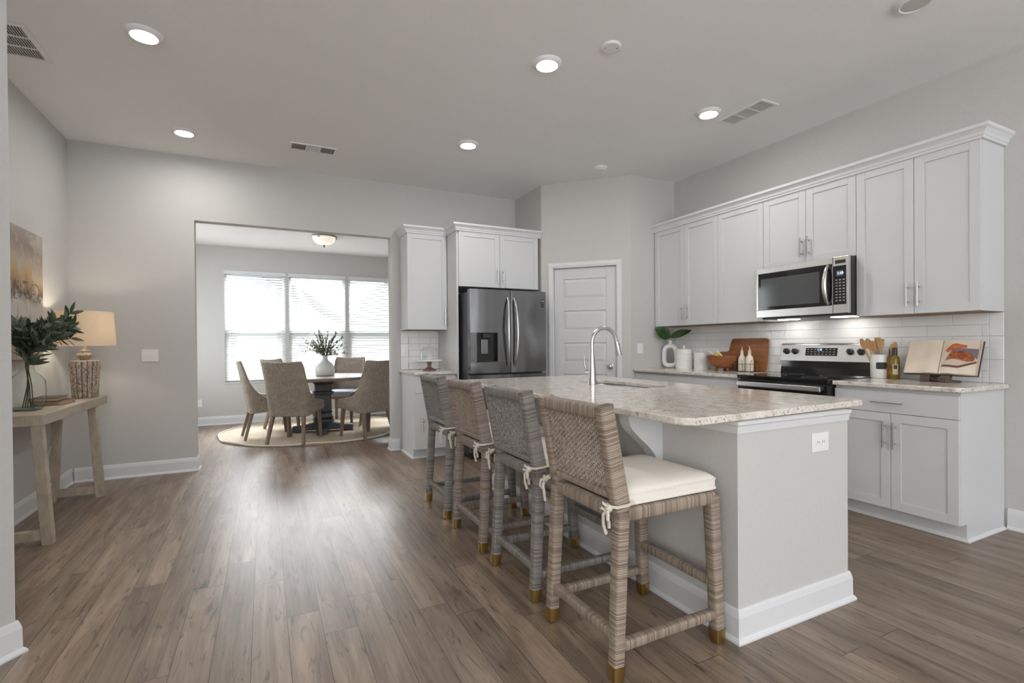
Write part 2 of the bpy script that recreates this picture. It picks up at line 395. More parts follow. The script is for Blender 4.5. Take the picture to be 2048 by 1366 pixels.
        o = bpy.data.objects.new(name, me); col.objects.link(o)
        if parent: o.parent = parent; o['_o'] = parent.get('_o', (0, 0, 0))
        if bevel:
            b = o.modifiers.new('Bevel', 'BEVEL'); b.width = bevel; b.segments = seg; b.limit_method = 'ANGLE'; b.angle_limit = math.radians(35); b.harden_normals = False
        return o
def thing(name, label, cat, loc=(0, 0, 0), rz=0, group=None):
    o = bpy.data.objects.new(name, None); col.objects.link(o); o.empty_display_size = .05
    o.location = loc; o.rotation_euler = (0, 0, rz); o['label'] = label; o['category'] = cat; o['_o'] = loc
    if group: o['group'] = group
    return o
def tag(o, label, cat, group=None):
    o['label'] = label; o['category'] = cat
    if group: o['group'] = group
    return o
def struct(o, label=None):
    o['kind'] = 'structure'
    if label: o['label'] = label
    return o
def dup(root, loc, rz, label, group=None):
    r = root.copy(); col.objects.link(r); r.location = loc; r.rotation_euler = (0, 0, rz); r['label'] = label
    if group: r['group'] = group
    for ch in list(root.children):
        c = ch.copy(); col.objects.link(c); c.parent = r
        for g in list(ch.children):
            d = g.copy(); col.objects.link(d); d.parent = c
    return r
def rrect(x0, y0, x1, y1, r, n=5, rs=None):
    rs = rs or (r, r, r, r); P = []
    for (cx, cy, a0), q in zip(((x1, y1, 0), (x0, y1, 90), (x0, y0, 180), (x1, y0, 270)), rs):
        sx = -1 if cx == x1 else 1; sy = -1 if cy == y1 else 1
        if q <= 0: P.append((cx, cy)); continue
        for k in range(n + 1):
            a = math.radians(a0 + 90 * k / n); P.append((cx + sx * q + q * math.cos(a), cy + sy * q + q * math.sin(a)))
    return P
def text(name, body, size, mat, parent, loc, rot, ext=.0004):
    c = bpy.data.curves.new(name, 'FONT'); c.body = body; c.size = size; c.extrude = ext; c.align_x = 'CENTER'; c.align_y = 'CENTER'
    c.materials.append(mat); q = bpy.data.objects.new(name, c); col.objects.link(q); bpy.context.view_layer.update()
    me = bpy.data.meshes.new_from_object(q.evaluated_get(bpy.context.evaluated_depsgraph_get())); bpy.data.objects.remove(q); bpy.data.curves.remove(c)
    o = bpy.data.objects.new(name, me); col.objects.link(o); o.parent = parent; o.location = loc; o.rotation_euler = rot
    return o
RW = -PI / 2      # things on the right wall: local x runs towards the viewer along the wall, local y into the wall

# ------------------------------------------------------------------ setting
XL, XR, YB, ZC, T = -1.557, 4.258, 5.717, 3.06, .117
OX0, OX1, OZ = -.603, 1.298, 2.4415
P0, P1 = Vector((2.9038, 5.0494, 0)), Vector((3.613, 4.3164, 0))
YF, ZD = 8.911, 2.773
struct(MB().box(-3.2, 6, -6, 9.2, -.1, 0).build('floor', floor_wood))
struct(MB().box(-3.2, 4.5, -5.7, YB + T, ZC, ZC + .12).build('ceiling', ceil_paint))
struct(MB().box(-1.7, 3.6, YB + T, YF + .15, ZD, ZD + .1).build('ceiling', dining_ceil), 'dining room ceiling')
FG = Vector((-.891, 2.625)); FD = Vector((-.617, -.787)); FE = FG + FD * 3.0
struct(MB().box(XL - .12, XL, 3.14, YB + T, 0, ZC).build('wall_left', wall_paint))
struct(MB().prism([FG, FE, (FE.x - .12, FE.y), (XL - .12, 3.14), (XL - .12, 3.26)], 0, ZC).build('wall_foreground', wall_paint))
struct(MB().box(-2.87, FE.x, -5.5, FE.y, 0, ZC).build('wall_hall', wall_paint))
b = MB().box(XL, OX0, YB, YB + T, 0, ZC).box(OX1, XR, YB, YB + T, 0, ZC).box(OX0, OX1, YB, YB + T, OZ, ZC)
struct(b.build('wall_back', wall_paint))
struct(MB().box(XR, XR + .12, -5.5, YB + T, 0, ZC).build('wall_right', wall_paint))
LIVW = [(-2.35, -.75), (-.05, 1.55), (2.25, 3.85)]
b = MB(); xs = -2.87
for a, c in LIVW: b.box(xs, a, -5.62, -5.5, 0, ZC); b.box(a, c, -5.62, -5.5, 0, .45); b.box(a, c, -5.62, -5.5, 2.55, ZC); xs = c
b.box(xs, XR + .12, -5.62, -5.5, 0, ZC); struct(b.build('wall_living', wall_paint))
# corner pantry
DR = (P1 - P0).normalized(); DL = (P1 - P0).length; DA = math.atan2(DR.y, DR.x)
struct(MB().prism([(P0.x, P0.y), (P0.x + .08, P0.y), (P0.x + .08, YB), (P0.x, YB)], 0, ZC).build('wall_pantry_left', wall_paint))
struct(MB().prism([(P1.x, P1.y), (XR, P1.y), (XR, P1.y + .08), (P1.x, P1.y + .08)], 0, ZC).build('wall_pantry_right', wall_paint))
DM = Matrix.Translation(P0) @ Matrix.Rotation(DA, 4, 'Z')
dx0, dx1, dz = .145, .860, 2.077
struct(MB(DM).box(0, dx0 - .015, 0, .11, 0, ZC).box(dx1 + .015, DL, 0, .11, 0, ZC).box(dx0 - .015, dx1 + .015, 0, .11, dz + .015, ZC).build('wall_pantry_front', wall_paint))
# pantry door with five raised panels
b = MB(DM); dw0, dw1 = dx0 + .002, dx1 - .002; pl, pr = .255, .745
zs = [(1.73, 1.95), (1.365, 1.587), (1.0, 1.219), (.64, .861), (.27, .50)]
prev = dz - .003
for lo, hi in zs:
    b.box(pl, pr, .022, .057, hi, prev); prev = lo
b.box(pl, pr, .022, .057, .012, prev); b.box(dw0, pl, .022, .057, .012, dz - .003); b.box(pr, dw1, .022, .057, .012, dz - .003)
for lo, hi in zs:
    b.box(pl, pr, .034, .05, lo, hi)
    m = .035
    b.add([(pl, .034, lo), (pr, .034, lo), (pr, .034, hi), (pl, .034, hi), (pl + m, .025, lo + m), (pr - m, .025, lo + m), (pr - m, .025, hi - m), (pl + m, .025, hi - m)],
          [(0, 1, 5, 4), (1, 2, 6, 5), (2, 3, 7, 6), (3, 0, 4, 7), (4, 5, 6, 7)])
door = struct(b.build('door_1', door_white, bevel=.003), 'white five-panel pantry door between refrigerator and stove wall')
b = MB(DM)
b.M = DM @ Matrix.Translation((.79, .022, .952)) @ Matrix.Rotation(PI / 2, 4, 'X')
b.lathe([(0, 0), (.032, 0), (.032, .006), (.012, .01), (.012, .03), (.026, .036), (.029, .05), (.02, .062), (0, .065)], n=24)
b.build('door_knob', chrome, door, smooth=True)
for hz in (1.78, 1.05, .3):
    MB(DM).tube([(dx0 - .004, .012, hz - .05), (dx0 - .004, .012, hz + .05)], .006, 8).box(dx0 - .014, dx0 + .004, .018, .022, hz - .05, hz + .05).build('hinge', chrome, door, smooth=True)
cz = .062
b = MB(DM)
for a, c in ((dx0 - cz, dx0 - .004), (dx1 + .004, dx1 + cz)):
    b.box(a, c, -.014, .0, 0, dz + .004); b.box(a + (.0 if a > .5 else .0), c, 0, .06, 0, dz) if False else None
    b.box(a + .008, c - .02, -.02, -.014, 0, dz + .02)
b.box(dx0 - cz, dx1 + cz, -.014, 0, dz + .004, dz + cz); b.box(dx0 - cz + .008, dx1 + cz - .008, -.02, -.014, dz + .02, dz + cz - .008)
b.box(dx0 - .014, dx0, 0, .1, 0, dz); b.box(dx1, dx1 + .014, 0, .1, 0, dz); b.box(dx0 - .014, dx1 + .014, 0, .1, dz, dz + .014)
struct(b.build('trim_1', trim_white, bevel=.003), 'white casing around the pantry door')

BP = [(0, 0), (.026, 0), (.026, .008), (.02, .018), (.015, .022), (.014, .1), (.009, .122), (.005, .132), (0, .132)]
def base(name, path, prof=BP): return struct(MB().sweep(path, prof).build(name, trim_white))
base('baseboard_left', [(XL, 3.16), (XL, YB - .0)])
base('baseboard_back', [(XL + .026, YB), (OX0, YB), (OX0, YB + T), (OX0 - .5, YB + T)])
base('baseboard_opening', [(OX1 + .4, YB + T), (OX1, YB + T), (OX1, YB), (1.385, YB)])
base('baseboard_right', [(XR, 1.435), (XR, -5.4)])
base('baseboard_foreground', [(FE.x, FE.y), (FG.x, FG.y), (FG.x - .5, FG.y + .392)])
base('baseboard_pantry', [(P0.x + DR.x * .925, P0.y + DR.y * .925), (P1.x, P1.y), (P1.x + .04, P1.y)])
base('baseboard_dining', [(-1.557, YF), (3.3, YF)])

# dining room walls and three windows
WZ0, WZ1 = .653, 2.40
WIN = [(-.555, .31), (.36, 1.245), (1.30, 2.19)]
b = MB(); xs = -1.7
for a, c in WIN: b.box(xs, a, YF, YF + .14, 0, ZD); b.box(a, c, YF, YF + .14, 0, WZ0); b.box(a, c, YF, YF + .14, WZ1, ZD); xs = c
b.box(xs, 3.5, YF, YF + .14, 0, ZD); struct(b.build('wall_dining', wall_paint))
struct(MB().box(-1.68, XL, YB + T, 6.8, 0, ZD).box(-1.68, XL, 8.5, YF, 0, ZD).box(-1.68, XL, 6.8, 8.5, 0, .65).box(-1.68, XL, 6.8, 8.5, 2.4, ZD).build('wall_dining_left', wall_paint))
b = MB().box(-1.66, -1.6, 6.8, 6.85, .65, 2.4).box(-1.66, -1.6, 8.45, 8.5, .65, 2.4).box(-1.66, -1.6, 6.85, 8.45, .65, .7).box(-1.66, -1.6, 6.85, 8.45, 2.35, 2.4).box(-1.66, -1.6, 6.85, 8.45, 1.5, 1.55)
_w4 = struct(b.build('window_4', sash_vinyl)); MB().box(-1.635, -1.63, 6.85, 8.45, .7, 2.35).build('pane', pane_glass, _w4)
struct(MB().box(3.3, 3.42, YB + T, YF, 0, ZD).build('wall_dining_right', wall_paint))
for k, (a, c) in enumerate(WIN):
    b = MB(); y0, y1 = YF + .06, YF + .12; f = .04
    b.box(a, a + f, y0, y1, WZ0, WZ1).box(c - f, c, y0, y1, WZ0, WZ1).box(a + f, c - f, y0, y1, WZ0, WZ0 + f).box(a + f, c - f, y0, y1, WZ1 - f, WZ1)
    b.box(a + f, c - f, y0, y1, 1.455, 1.51)
    b.box(a + f, a + .075, y0 + .005, y0 + .035, WZ0 + f, 1.455).box(c - .075, c - f, y0 + .005, y0 + .035, WZ0 + f, 1.455).box(a + .075, c - .075, y0 + .005, y0 + .035, WZ0 + f, WZ0 + .085)
    wn = struct(b.build('window_%d' % (k + 1), sash_vinyl, bevel=.002))
    MB().box(a + f, c - f, YF + .088, YF + .092, WZ0 + f, WZ1 - f).build('pane', pane_glass, wn)
    MB().box(a - .0, c + .0, YF - .012, YF + .06, WZ0 - .018, WZ0).build('sill', trim_white, wn)
    # blind
    nth = ('left', 'middle', 'right')[k]
    t = thing('window_blind', 'white slatted blind in the %s dining room window' % nth, 'blind', ((a + c) / 2, YF + .03, WZ1), 0, 'blinds in the dining windows')
    hw = (c - a) / 2 - .006 if k else (c - a) / 2 - .004
    b = MB(); n = 41; zt, zb = -.065, -(WZ1 - WZ0) + .045
    for i in range(n):
        z = zt + (zb - zt) * i / (n - 1); th = math.radians(40); dy, dzz = .024 * math.cos(th), .024 * math.sin(th)
        b.add([(-hw, -dy, z - dzz), (hw, -dy, z - dzz), (hw, dy, z + dzz), (-hw, dy, z + dzz), (-hw, -dy, z - dzz + .0026), (hw, -dy, z - dzz + .0026), (hw, dy, z + dzz + .0026), (-hw, dy, z + dzz + .0026)],
              [(0, 1, 2, 3), (4, 7, 6, 5), (0, 4, 5, 1), (3, 2, 6, 7), (0, 3, 7, 4), (1, 5, 6, 2)])
    b.build('slats', slat_white, t)
    MB().box(-hw - .012, hw + .012, -.042, -.034, -.058, 0).box(-hw, hw, -.034, .02, -.045, -.003).build('valance', trim_white, t, bevel=.002)
    MB().box(-hw, hw, -.02, .02, zb - .035, zb - .018).build('bottom_rail', trim_white, t, bevel=.003)
    MB().tube([(-hw + .12, -.05, -.06), (-hw + .12, -.05, -.78)], .004, 6).build('wand', plate_white, t)
    b = MB()
    for q in (-.62, 0, .62): b.box(hw * q - .0012, hw * q + .0012, -.0265, -.0255, zb, -.04)
    b.build('ladder_cord', plate_white, t)

# outside
grass = speck('mown_grass', (.05, .085, .03), (.09, .13, .05), 4, .9)
struct(MB().box(-40, 40, 9.3, 70, -.5, -.4).build('lawn_ground', grass))
siding, roof_dark = plain('grey_siding', (.30, .31, .33), .7), plain('dark_shingles', (.06, .06, .068), .9)
h = thing('neighbor_house', 'grey house with sloping dark roof beyond the middle window blinds', 'house', (-2.4, 17, -.4))
MB().prism([(-5, 0), (4.6, 0), (4.6, 2.3), (0, 5.2), (-5, 2.3)], 0, 8, 'y').build('house_wall', siding, h)
MB().prism([(-5.5, 2.0), (0, 5.2), (5.1, 2.0), (5.1, 2.3), (0, 5.5), (-5.5, 2.3)], -.4, 8.4, 'y').build('roof', roof_dark, h)
for x in (-3, 1.2, 3.2): MB().box(x - .45, x + .45, -.04, 0, .9, 2.2).build('house_window', black_gloss, h)
h = thing('neighbor_house', 'dark house with steep roof seen through the right window blinds', 'house', (6.4, 18.5, -.4))
MB().prism([(-2.9, 0), (5, 0), (5, 2.2), (-2.9, 2.2)], 0, 7, 'y').build('house_wall', plain('charcoal_siding', (.10, .105, .11), .8), h)
MB().prism([(-3.3, 1.9), (-1.6, 4.4), (4, 4.4), (5.5, 1.9), (5.5, 1.7), (-3.3, 1.7)], -.5, 7.5, 'y').build('roof', roof_dark, h)
hb = speck('clipped_hedge', (.02, .035, .015), (.05, .07, .03), 6, .9, bmp=.6)
tag(MB().box(1.3, 4.8, 15.6, 16.6, -.4, .75).build('garden_hedge', hb, bevel=.2, seg=3), 'dark clipped hedge outside beneath the right dining window', 'hedge')

# ------------------------------------------------------------------ ceiling fittings
lens_glow = glow('lit_lens', (1, .975, .94), DOWN); lens_off = plain('unlit_lens', (.55, .54, .52), .4)
def downlight(x, y, label, lit=True):
    t = thing('recessed_light', label, 'ceiling light', (x, y, ZC), 0, 'round recessed ceiling lights')
    MB().lathe([(.064, -.02), (.07, -.0235), (.088, -.014), (.096, 0), (.06, 0), (.064, -.02)], n=40).build('trim_ring', plate_white, t, smooth=True)
    MB().lathe([(.0, -.0225), (.03, -.0222), (.064, -.0195), (.064, -.008), (0, -.008)], n=40).build('lens', lens_glow if lit else lens_off, t, smooth=True)
for x, y, l in ((-.62, 3.60, 'lit round ceiling light nearest the large return grille'), (-.601, 5.085, 'lit round ceiling light on the left near the back wall'),
                (1.685, 2.836, 'lit round ceiling light beside the blank cover plate'), (1.699, 4.293, 'lit round ceiling light in front of the refrigerator wall'),
                (3.215, 2.881, 'lit round ceiling light beside the vent above the stove'),):
    downlight(x, y, l)
downlight(3.191, 1.452, 'unlit round ceiling light at the top edge near the stove wall', False)
t = thing('cover_plate', 'round white blank cover plate with two screws on ceiling', 'cover plate', (1.953, 2.506, ZC))
MB().lathe([(0, -.012), (.055, -.012), (.062, -.006), (.064, 0), (0, 0)], n=36).build('plate', plate_white, t, smooth=True)
for sx in (-1, 1): MB().lathe([(0, -.0135), (.004, -.013), (.004, -.01), (0, -.01)], (sx * .033, -sx * .016, 0), 10).build('screw', chrome_dark, t)
t = thing('smoke_detector', 'small round white smoke detector on ceiling near pantry', 'smoke detector', (3.18, 4.27, ZC))
MB().lathe([(0, -.035), (.045, -.033), (.055, -.02), (.07, -.012), (.07, 0), (0, 0)], n=36).build('housing', plate_white, t, smooth=True)
duct = plain('dark_duct', (.07, .07, .07), .8)
def vent(name, label, x, y, lx, ly, along, secs, rim=.022):
    """ceiling register; sections stacked along 'along'; secs: list of fin directions"""
    t = thing(name, label, 'vent', (x, y, ZC)); hx, hy = lx / 2, ly / 2; b = MB()
    b.box(-hx, hx, -hy, -hy + rim, -.008, 0).box(-hx, hx, hy - rim, hy, -.008, 0).box(-hx, -hx + rim, -hy + rim, hy - rim, -.008, 0).box(hx - rim, hx, -hy + rim, hy - rim, -.008, 0)
    n = len(secs); fins = MB()
    a0, a1 = (-hx + rim, hx - rim) if along == 'x' else (-hy + rim, hy - rim); L = (a1 - a0) / n
    for k, d in enumerate(secs):
        s0, s1 = a0 + k * L + (.006 if k else 0), a0 + (k + 1) * L - (.006 if k < n - 1 else 0)
        if k: (b.box(s0 - .012, s0, -hy + rim, hy - rim, -.008, 0) if along == 'x' else b.box(-hx + rim, hx - rim, s0 - .012, s0, -.008, 0))
        X0, X1, Y0, Y1 = (s0, s1, -hy + rim, hy - rim) if along == 'x' else (-hx + rim, hx - rim, s0, s1)
        if d == 'y':
            q = X0 + .007
            while q < X1 - .003: fins.box(q, q + .003, Y0, Y1, -.007, -.002); q += .0135
        else:
            q = Y0 + .007
            while q < Y1 - .003: fins.box(X0, X1, q, q + .003, -.007, -.002); q += .0135
    b.build('frame', plate_white, t, bevel=.002); fins.build('fins', plate_white, t)
    MB().box(-hx + .01, hx - .01, -hy + .01, hy - .01, -.0015, 0).build('duct_opening', duct, t)
vent('return_grille', 'large white return grille with three dark slatted rows at upper left', -1.372, 4.012, .32, .43, 'y', ['y', 'y', 'y'], .03)
vent('ceiling_vent', 'white three-section ceiling vent above the dining opening', .425, 5.013, .41, .185, 'x', ['y', 'x', 'y'])
vent('ceiling_vent', 'white ceiling vent beside a lit light above the stove', 3.5, 2.75, .195, .42, 'y', ['x', 'y', 'x'])

# ------------------------------------------------------------------ cabinets
def shaker(b, x0, x1, z0, z1, th=.02, rail=.057):
    """door front in the local plane y=-th..0"""
    b.box(x0, x0 + rail, -th, 0, z0, z1).box(x1 - rail, x1, -th, 0, z0, z1).box(x0 + rail, x1 - rail, -th, 0, z0, z0 + rail).box(x0 + rail, x1 - rail, -th, 0, z1 - rail, z1)
    b.box(x0 + rail, x1 - rail, -th + .008, -.002, z0 + rail, z1 - rail)
def pull(parent, x, z, vert=True, L=.16, y=-.02):
    b = MB(); d = L / 2; p = .032
    if vert:
        b.tube([(x, y - p, z - d), (x, y - p, z + d)], .006, 8)
        for s in (-1, 1): b.tube([(x, y, z + s * d * .62), (x, y - p, z + s * d * .62)], .0045, 6)
    else:
        b.tube([(x - d, y - p, z), (x + d, y - p, z)], .006, 8)
        for s in (-1, 1): b.tube([(x + s * d * .62, y, z), (x + s * d * .62, y - p, z)], .0045, 6)
    b.build('handle', chrome, parent, smooth=True)
def cabinet(label, loc, rz, wd, h, d, fronts, toe=0, raw=False, end=0, group=None):
    t = thing('cabinet', label, 'cabinet', loc, rz, group)
    b = MB().box(0, wd, 0, d, toe, h)
    if toe: b.box(.0, wd - .0, .07, d, 0, toe)
    b.build('body', cab_white, t)
    if raw: MB().box(.006, wd - .006, .004, d - .002, -.002, 0).build('underside', cab_raw, t)
    for f in fronts:
        k, x0, x1, z0, z1 = f[:5]; g = .0018
        b = MB()
        if k == 'door': shaker(b, x0 + g, x1 - g, z0 + g, z1 - g)
        else: b.box(x0 + g, x1 - g, -.02, 0, z0 + g, z1 - g)
        fr = b.build('door' if k == 'door' else 'drawer', cab_white, t, bevel=.0015)
        if len(f) > 5 and f[5]: pull(fr, *f[5])
    return t
UZ, UT = 1.393, 2.454; UH = UT - UZ; UX = XR - .292; UD = .29
YA, YS, YM, YE = 4.3164 - .002, 3.434, 2.942, 2.173; YC = 1.451
def upper(label, y0, y1, z0, fronts): return cabinet(label, (UX, y0, z0), RW, y0 - y1 - .001, UT - z0, UD, fronts, raw=True, group='upper cabinets on the stove wall')
w = YA - YS; m = YA - 3.865
upper('white two-door upper cabinet above the canisters in the corner', YA, YS, UZ, [('door', .012, m, 0, UH, (m - .035, .13)), ('door', m, w, 0, UH, (m + .035, .13))])
w = YS - YM; upper('narrow white one-door upper cabinet left of the microwave', YS, YM, UZ, [('door', 0, w, 0, UH)])
w = YM - YE; upper('short white two-door cabinet directly over the microwave', YM, YE, 1.848, [('door', 0, w / 2, 0, UT - 1.848, (w / 2 - .03, .13)), ('door', w / 2, w, 0, UT - 1.848, (w / 2 + .03, .13))])
w = YE - YC; m = YE - 1.806; upper('white two-door upper cabinet above the cookbook', YE, YC, UZ, [('door', 0, m, 0, UH, (m - .032, .13)), ('door', m, w, 0, UH, (m + .032, .13))])
CP = [(0, 0), (.012, 0), (.014, .014), (.020, .018), (.024, .034), (.040, .052), (.050, .058), (.052, .078), (0, .078)]
b = MB().sweep([(UX - .02, YA), (UX - .02, YC - .002), (XR - .001, YC - .002)], [(o, z + UT - .006) for o, z in CP])
tag(b.build('crown_molding', trim_white), 'white crown molding along the top of the stove wall cabinets', 'molding')
# bases on the stove wall
CZ, CT = .93, .03; BH = CZ - CT; BX = XR - .572; BD = .57
def lower(label, y0, y1, fronts): return cabinet(label, (BX, y0, 0), RW, y0 - y1 - .001, BH - .001, BD - .002, fronts, toe=.105, group='base cabinets on the stove wall')
DZ = .735
w = YA - 3.47; lower('white base cabinet under the canisters, its top behind the island', YA, 3.47, [('drawer', 0, w, DZ, BH - .02), ('door', 0, w / 2, .105, DZ), ('door', w / 2, w, .105, DZ)])
w = 3.47 - 2.945; lower('white base cabinet just left of the stove behind the island', 3.47, 2.945, [('drawer', 0, w, DZ, BH - .02), ('door', 0, w, .105, DZ)])
w = 2.168 - YC
lower('white base cabinet with drawer and two doors right of the stove', 2.168, YC, [('drawer', 0, w, DZ, BH - .022, (.345, .808, False, .185)), ('door', 0, .357, .105, DZ, (.325, .595, True, .175)), ('door', .357, w, .105, DZ, (.386, .595, True, .175))])
sh = [(0, 0), (.018, 0), (.018, .006), (.006, .02), (0, .02)]
struct(MB().sweep([(BX + .07, 2.165), (BX + .07, YC), (XR - .03, YC)], sh).build('trim_2', trim_white), 'shoe molding at the foot of the cabinet right of the stove')
def slab(name, label, poly, z0, z1, hole=None):
    bm = bmesh.new(); lay = bm.verts.layers.float_vector.new('tc')
    def loop(P): 
        V = [bm.verts.new((x, y, z1)) for x, y in P]; return [bm.edges.new((V[i], V[(i + 1) % len(V)])) for i in range(len(V))]
    E = loop(poly) + (loop(hole) if hole else [])
    bmesh.ops.triangle_fill(bm, edges=E, use_beauty=True, normal=(0, 0, 1))
    g = bmesh.ops.extrude_face_region(bm, geom=bm.faces[:])
    bmesh.ops.translate(bm, verts=[v for v in g['geom'] if isinstance(v, bmesh.types.BMVert)], vec=(0, 0, z0 - z1))
    bmesh.ops.dissolve_limit(bm, angle_limit=.01, verts=bm.verts[:], edges=bm.edges[:])
    bmesh.ops.recalc_face_normals(bm, faces=bm.faces[:])
    me = bpy.data.meshes.new(name); bm.to_mesh(me); bm.free(); me.materials.append(granite)
    o = bpy.data.objects.new(name, me); col.objects.link(o)
    bv = o.modifiers.new('Bevel', 'BEVEL'); bv.width = .006; bv.segments = 3; bv.limit_method = 'ANGLE'; bv.angle_limit = math.radians(50)
    return tag(o, label, 'countertop')
CX = XR - .625
slab('countertop', 'granite countertop left of the stove carrying canisters and bowl', rrect(CX, 2.946, XR - .002, YA, 0, rs=(0, 0, 0, 0)), BH, CZ)
slab('countertop', 'granite countertop right of the stove carrying the cookbook', rrect(CX, YC - .03, XR - .002, 2.166, .04, rs=(0, 0, .05, .03)), BH, CZ)

# backsplash: every tile row in one mesh
def splash(label, frame, x0, x1, z0, z1, rows, tl, ends, name):
    root = MB(frame).box(x0, x1, -.004, .0, z0, z1).build(name, grout); struct(root, label)
    b = MB(frame); th = (z1 - z0) / rows; g = .0018; rnd = random.Random(3)
    tiles = []
    xa, xb = x0, x1
    if 'L' in ends: xa += ends['L']; tiles += [(x0, xa, z0 + i * (z1 - z0) / 3, z0 + (i + 1) * (z1 - z0) / 3) for i in range(3)]
    if 'R' in ends: xb -= ends['R']; tiles += [(xb, x1, z0 + i * (z1 - z0) / 3, z0 + (i + 1) * (z1 - z0) / 3) for i in range(3)]
    for r in range(rows):
        x = xa - (tl * .5 if r % 2 else tl * .98)
        while x < xb:
            a, c = max(x, xa), min(x + tl, xb)
            if c - a > .01: tiles.append((a, c, z0 + r * th, z0 + (r + 1) * th))
            x += tl
    for a, c, za, zb in tiles:
        e = [rnd.uniform(-.0012, .0012) for _ in range(4)]; y = -.0095; q = .002
        o = [(a + g / 2, za + g / 2), (c - g / 2, za + g / 2), (c - g / 2, zb - g / 2), (a + g / 2, zb - g / 2)]
        i = [(o[0][0] + q, o[0][1] + q), (o[1][0] - q, o[1][1] + q), (o[2][0] - q, o[2][1] - q), (o[3][0] + q, o[3][1] - q)]
        vs = [(p[0], -.004, p[1]) for p in o] + [(p[0], y + .0015 + e[k], p[1]) for k, p in enumerate(o)] + [(p[0], y + e[k], p[1]) for k, p in enumerate(i)]
        b.add(vs, [(0, 1, 5, 4), (1, 2, 6, 5), (2, 3, 7, 6), (3, 0, 4, 7), (4, 5, 9, 8), (5, 6, 10, 9), (6, 7, 11, 10), (7, 4, 8, 11), (8, 9, 10, 11)])
    b.build('tiles', tile_white, root)
SM = Matrix.Translation((XR, YA, 0)) @ Matrix.Rotation(RW, 4, 'Z')
splash('glossy white subway tile backsplash along the stove wall', SM, 0, YA - YC, CZ, UZ - .003, 6, .305, {'R': .075}, 'wall_backsplash_right')
splash('white subway tile backsplash behind the glass cake dome', Matrix.Translation((1.405, YB, 0)), 0, .455, .925, 1.375, 6, .26, {'L': .09}, 'wall_backsplash_back')

# refrigerator wall cabinets
UBY = YB - .33
cabinet('tall narrow white upper cabinet above the cake stand', (1.405, UBY + .02, 1.38), 0, .455, 2.445 - 1.38, .308, [('door', 0, .455, 0, 1.065, (.425, .145, True, .18))], raw=True)
cabinet('white base cabinet with drawer below the cake stand', (1.405, 5.135, 0), 0, .455, .892, YB - 5.137, [('drawer', 0, .455, .70, .875), ('door', 0, .455, .105, .70)], toe=.105)
struct(MB().sweep([(1.86, 5.205), (1.405, 5.205), (1.405, YB - .03)], [(o, z) for o, z in sh], out=-1).build('trim_3', trim_white), 'shoe molding at the foot of the cabinet below the cake stand')
slab('countertop', 'short granite countertop under the glass cake dome', rrect(1.385, 5.085, 1.862, YB - .002, .02, rs=(0, 0, .03, 0)), .892, .922)
FY = 5.085
t = cabinet('white two-door cabinet with side panel built over the refrigerator', (1.885, FY, 1.842), 0, .985, 2.445 - 1.842, YB - FY - .002, [('door', 0, .49, 0, .603, (.46, .13)), ('door', .49, .985, 0, .603, (.525, .13))])
MB().box(-.02, 0, -.0, YB - FY - .002, -1.842, .603).build('side_panel', cab_white, t, bevel=.002)
b = MB().sweep([(1.405, YB - .002), (1.405, UBY), (1.864, UBY)], [(o, z + 2.441) for o, z in CP])
tag(b.build('crown_molding', trim_white), 'white crown molding on the narrow cabinet above the cake stand', 'molding')
b = MB().sweep([(1.864, UBY + .05), (1.864, FY - .02), (2.9, FY - .02)], [(o, z + 2.441) for o, z in CP])
tag(b.build('crown_molding', trim_white), 'white crown molding on the cabinet over the refrigerator', 'molding')

# ------------------------------------------------------------------ refrigerator
t = thing('refrigerator', 'dark stainless french door refrigerator with water dispenser', 'refrigerator', (1.915, 4.82, 0))
FW = .912; mid = .472
MB().box(.006, FW - .006, .09, .82, .03, 1.765).build('body', dark_grey, t, bevel=.004)
MB().box(.02, FW - .02, .06, .2, 0, .06).build('toe_grille', black_plastic, t)
MB().box(.02, .14, .05, .14, 1.765, 1.785).box(FW - .14, FW - .02, .05, .14, 1.765, 1.785).build('hinge_cover', dark_grey, t, bevel=.004)
def curved(b, x0, x1, z0, z1, n=14, bulge=.012, y0=.0, y1=.075):
    P = [(x0, y1), (x1, y1)] + [(x1 + (x0 - x1) * i / n, y0 + bulge * (1 - math.sin(PI * (.08 + .84 * i / n)))) for i in range(n + 1)]
    return b.prism(P, z0, z1)
dz0, dz1, dxa, dxb = 1.02, 1.334, .075, .315
dl = MB(); curved(dl, 0, mid - .003, dz1, 1.792); curved(dl, 0, mid - .003, .905, dz0)
dl.box(0.0, dxa, .0045, .075, dz0, dz1).box(dxb, mid - .003, .0045, .075, dz0, dz1)
d = dl.build('door', fridge_steel, t, smooth=30)
MB().box(dxa, dxb, .05, .074, dz0, dz1).box(dxa, dxa + .006, .002, .06, dz0, dz1).box(dxb - .006, dxb, .002, .06, dz0, dz1).box(dxa, dxb, .002, .06, dz1 - .006, dz1).box(dxa, dxb, .002, .06, dz0, dz0 + .012).build('dispenser', black_gloss, d)
MB().box(dxa + .075, dxb - .075, .012, .05, dz1 - .06, dz1 - .006).build('dispenser_spout', black_plastic, d, bevel=.006)
MB().box(dxa + .06, dxb - .1, .03, .05, dz0 + .085, dz1 - .075).build('dispenser_paddle', chrome_dark, d, bevel=.006)
def fhandle(x, par, sgn):
    P = []
    for i in range(17):
        s = i / 16; P.append((x + sgn * .018 * (1 - math.sin(PI * s)) - sgn * .009, .004 - .062 * math.sin(PI * s) ** .45 if 0 < s < 1 else .004, .965 + .745 * s))
    MB().tube(P, [.010 + .006 * math.sin(PI * i / 16) for i in range(17)], 10).build('handle', chrome, par, smooth=True)
fhandle(mid - .045, d, 1)
d = curved(MB(), mid + .003, FW, .905, 1.792).build('door', fridge_steel, t, smooth=30); fhandle(mid + .047, d, -1)
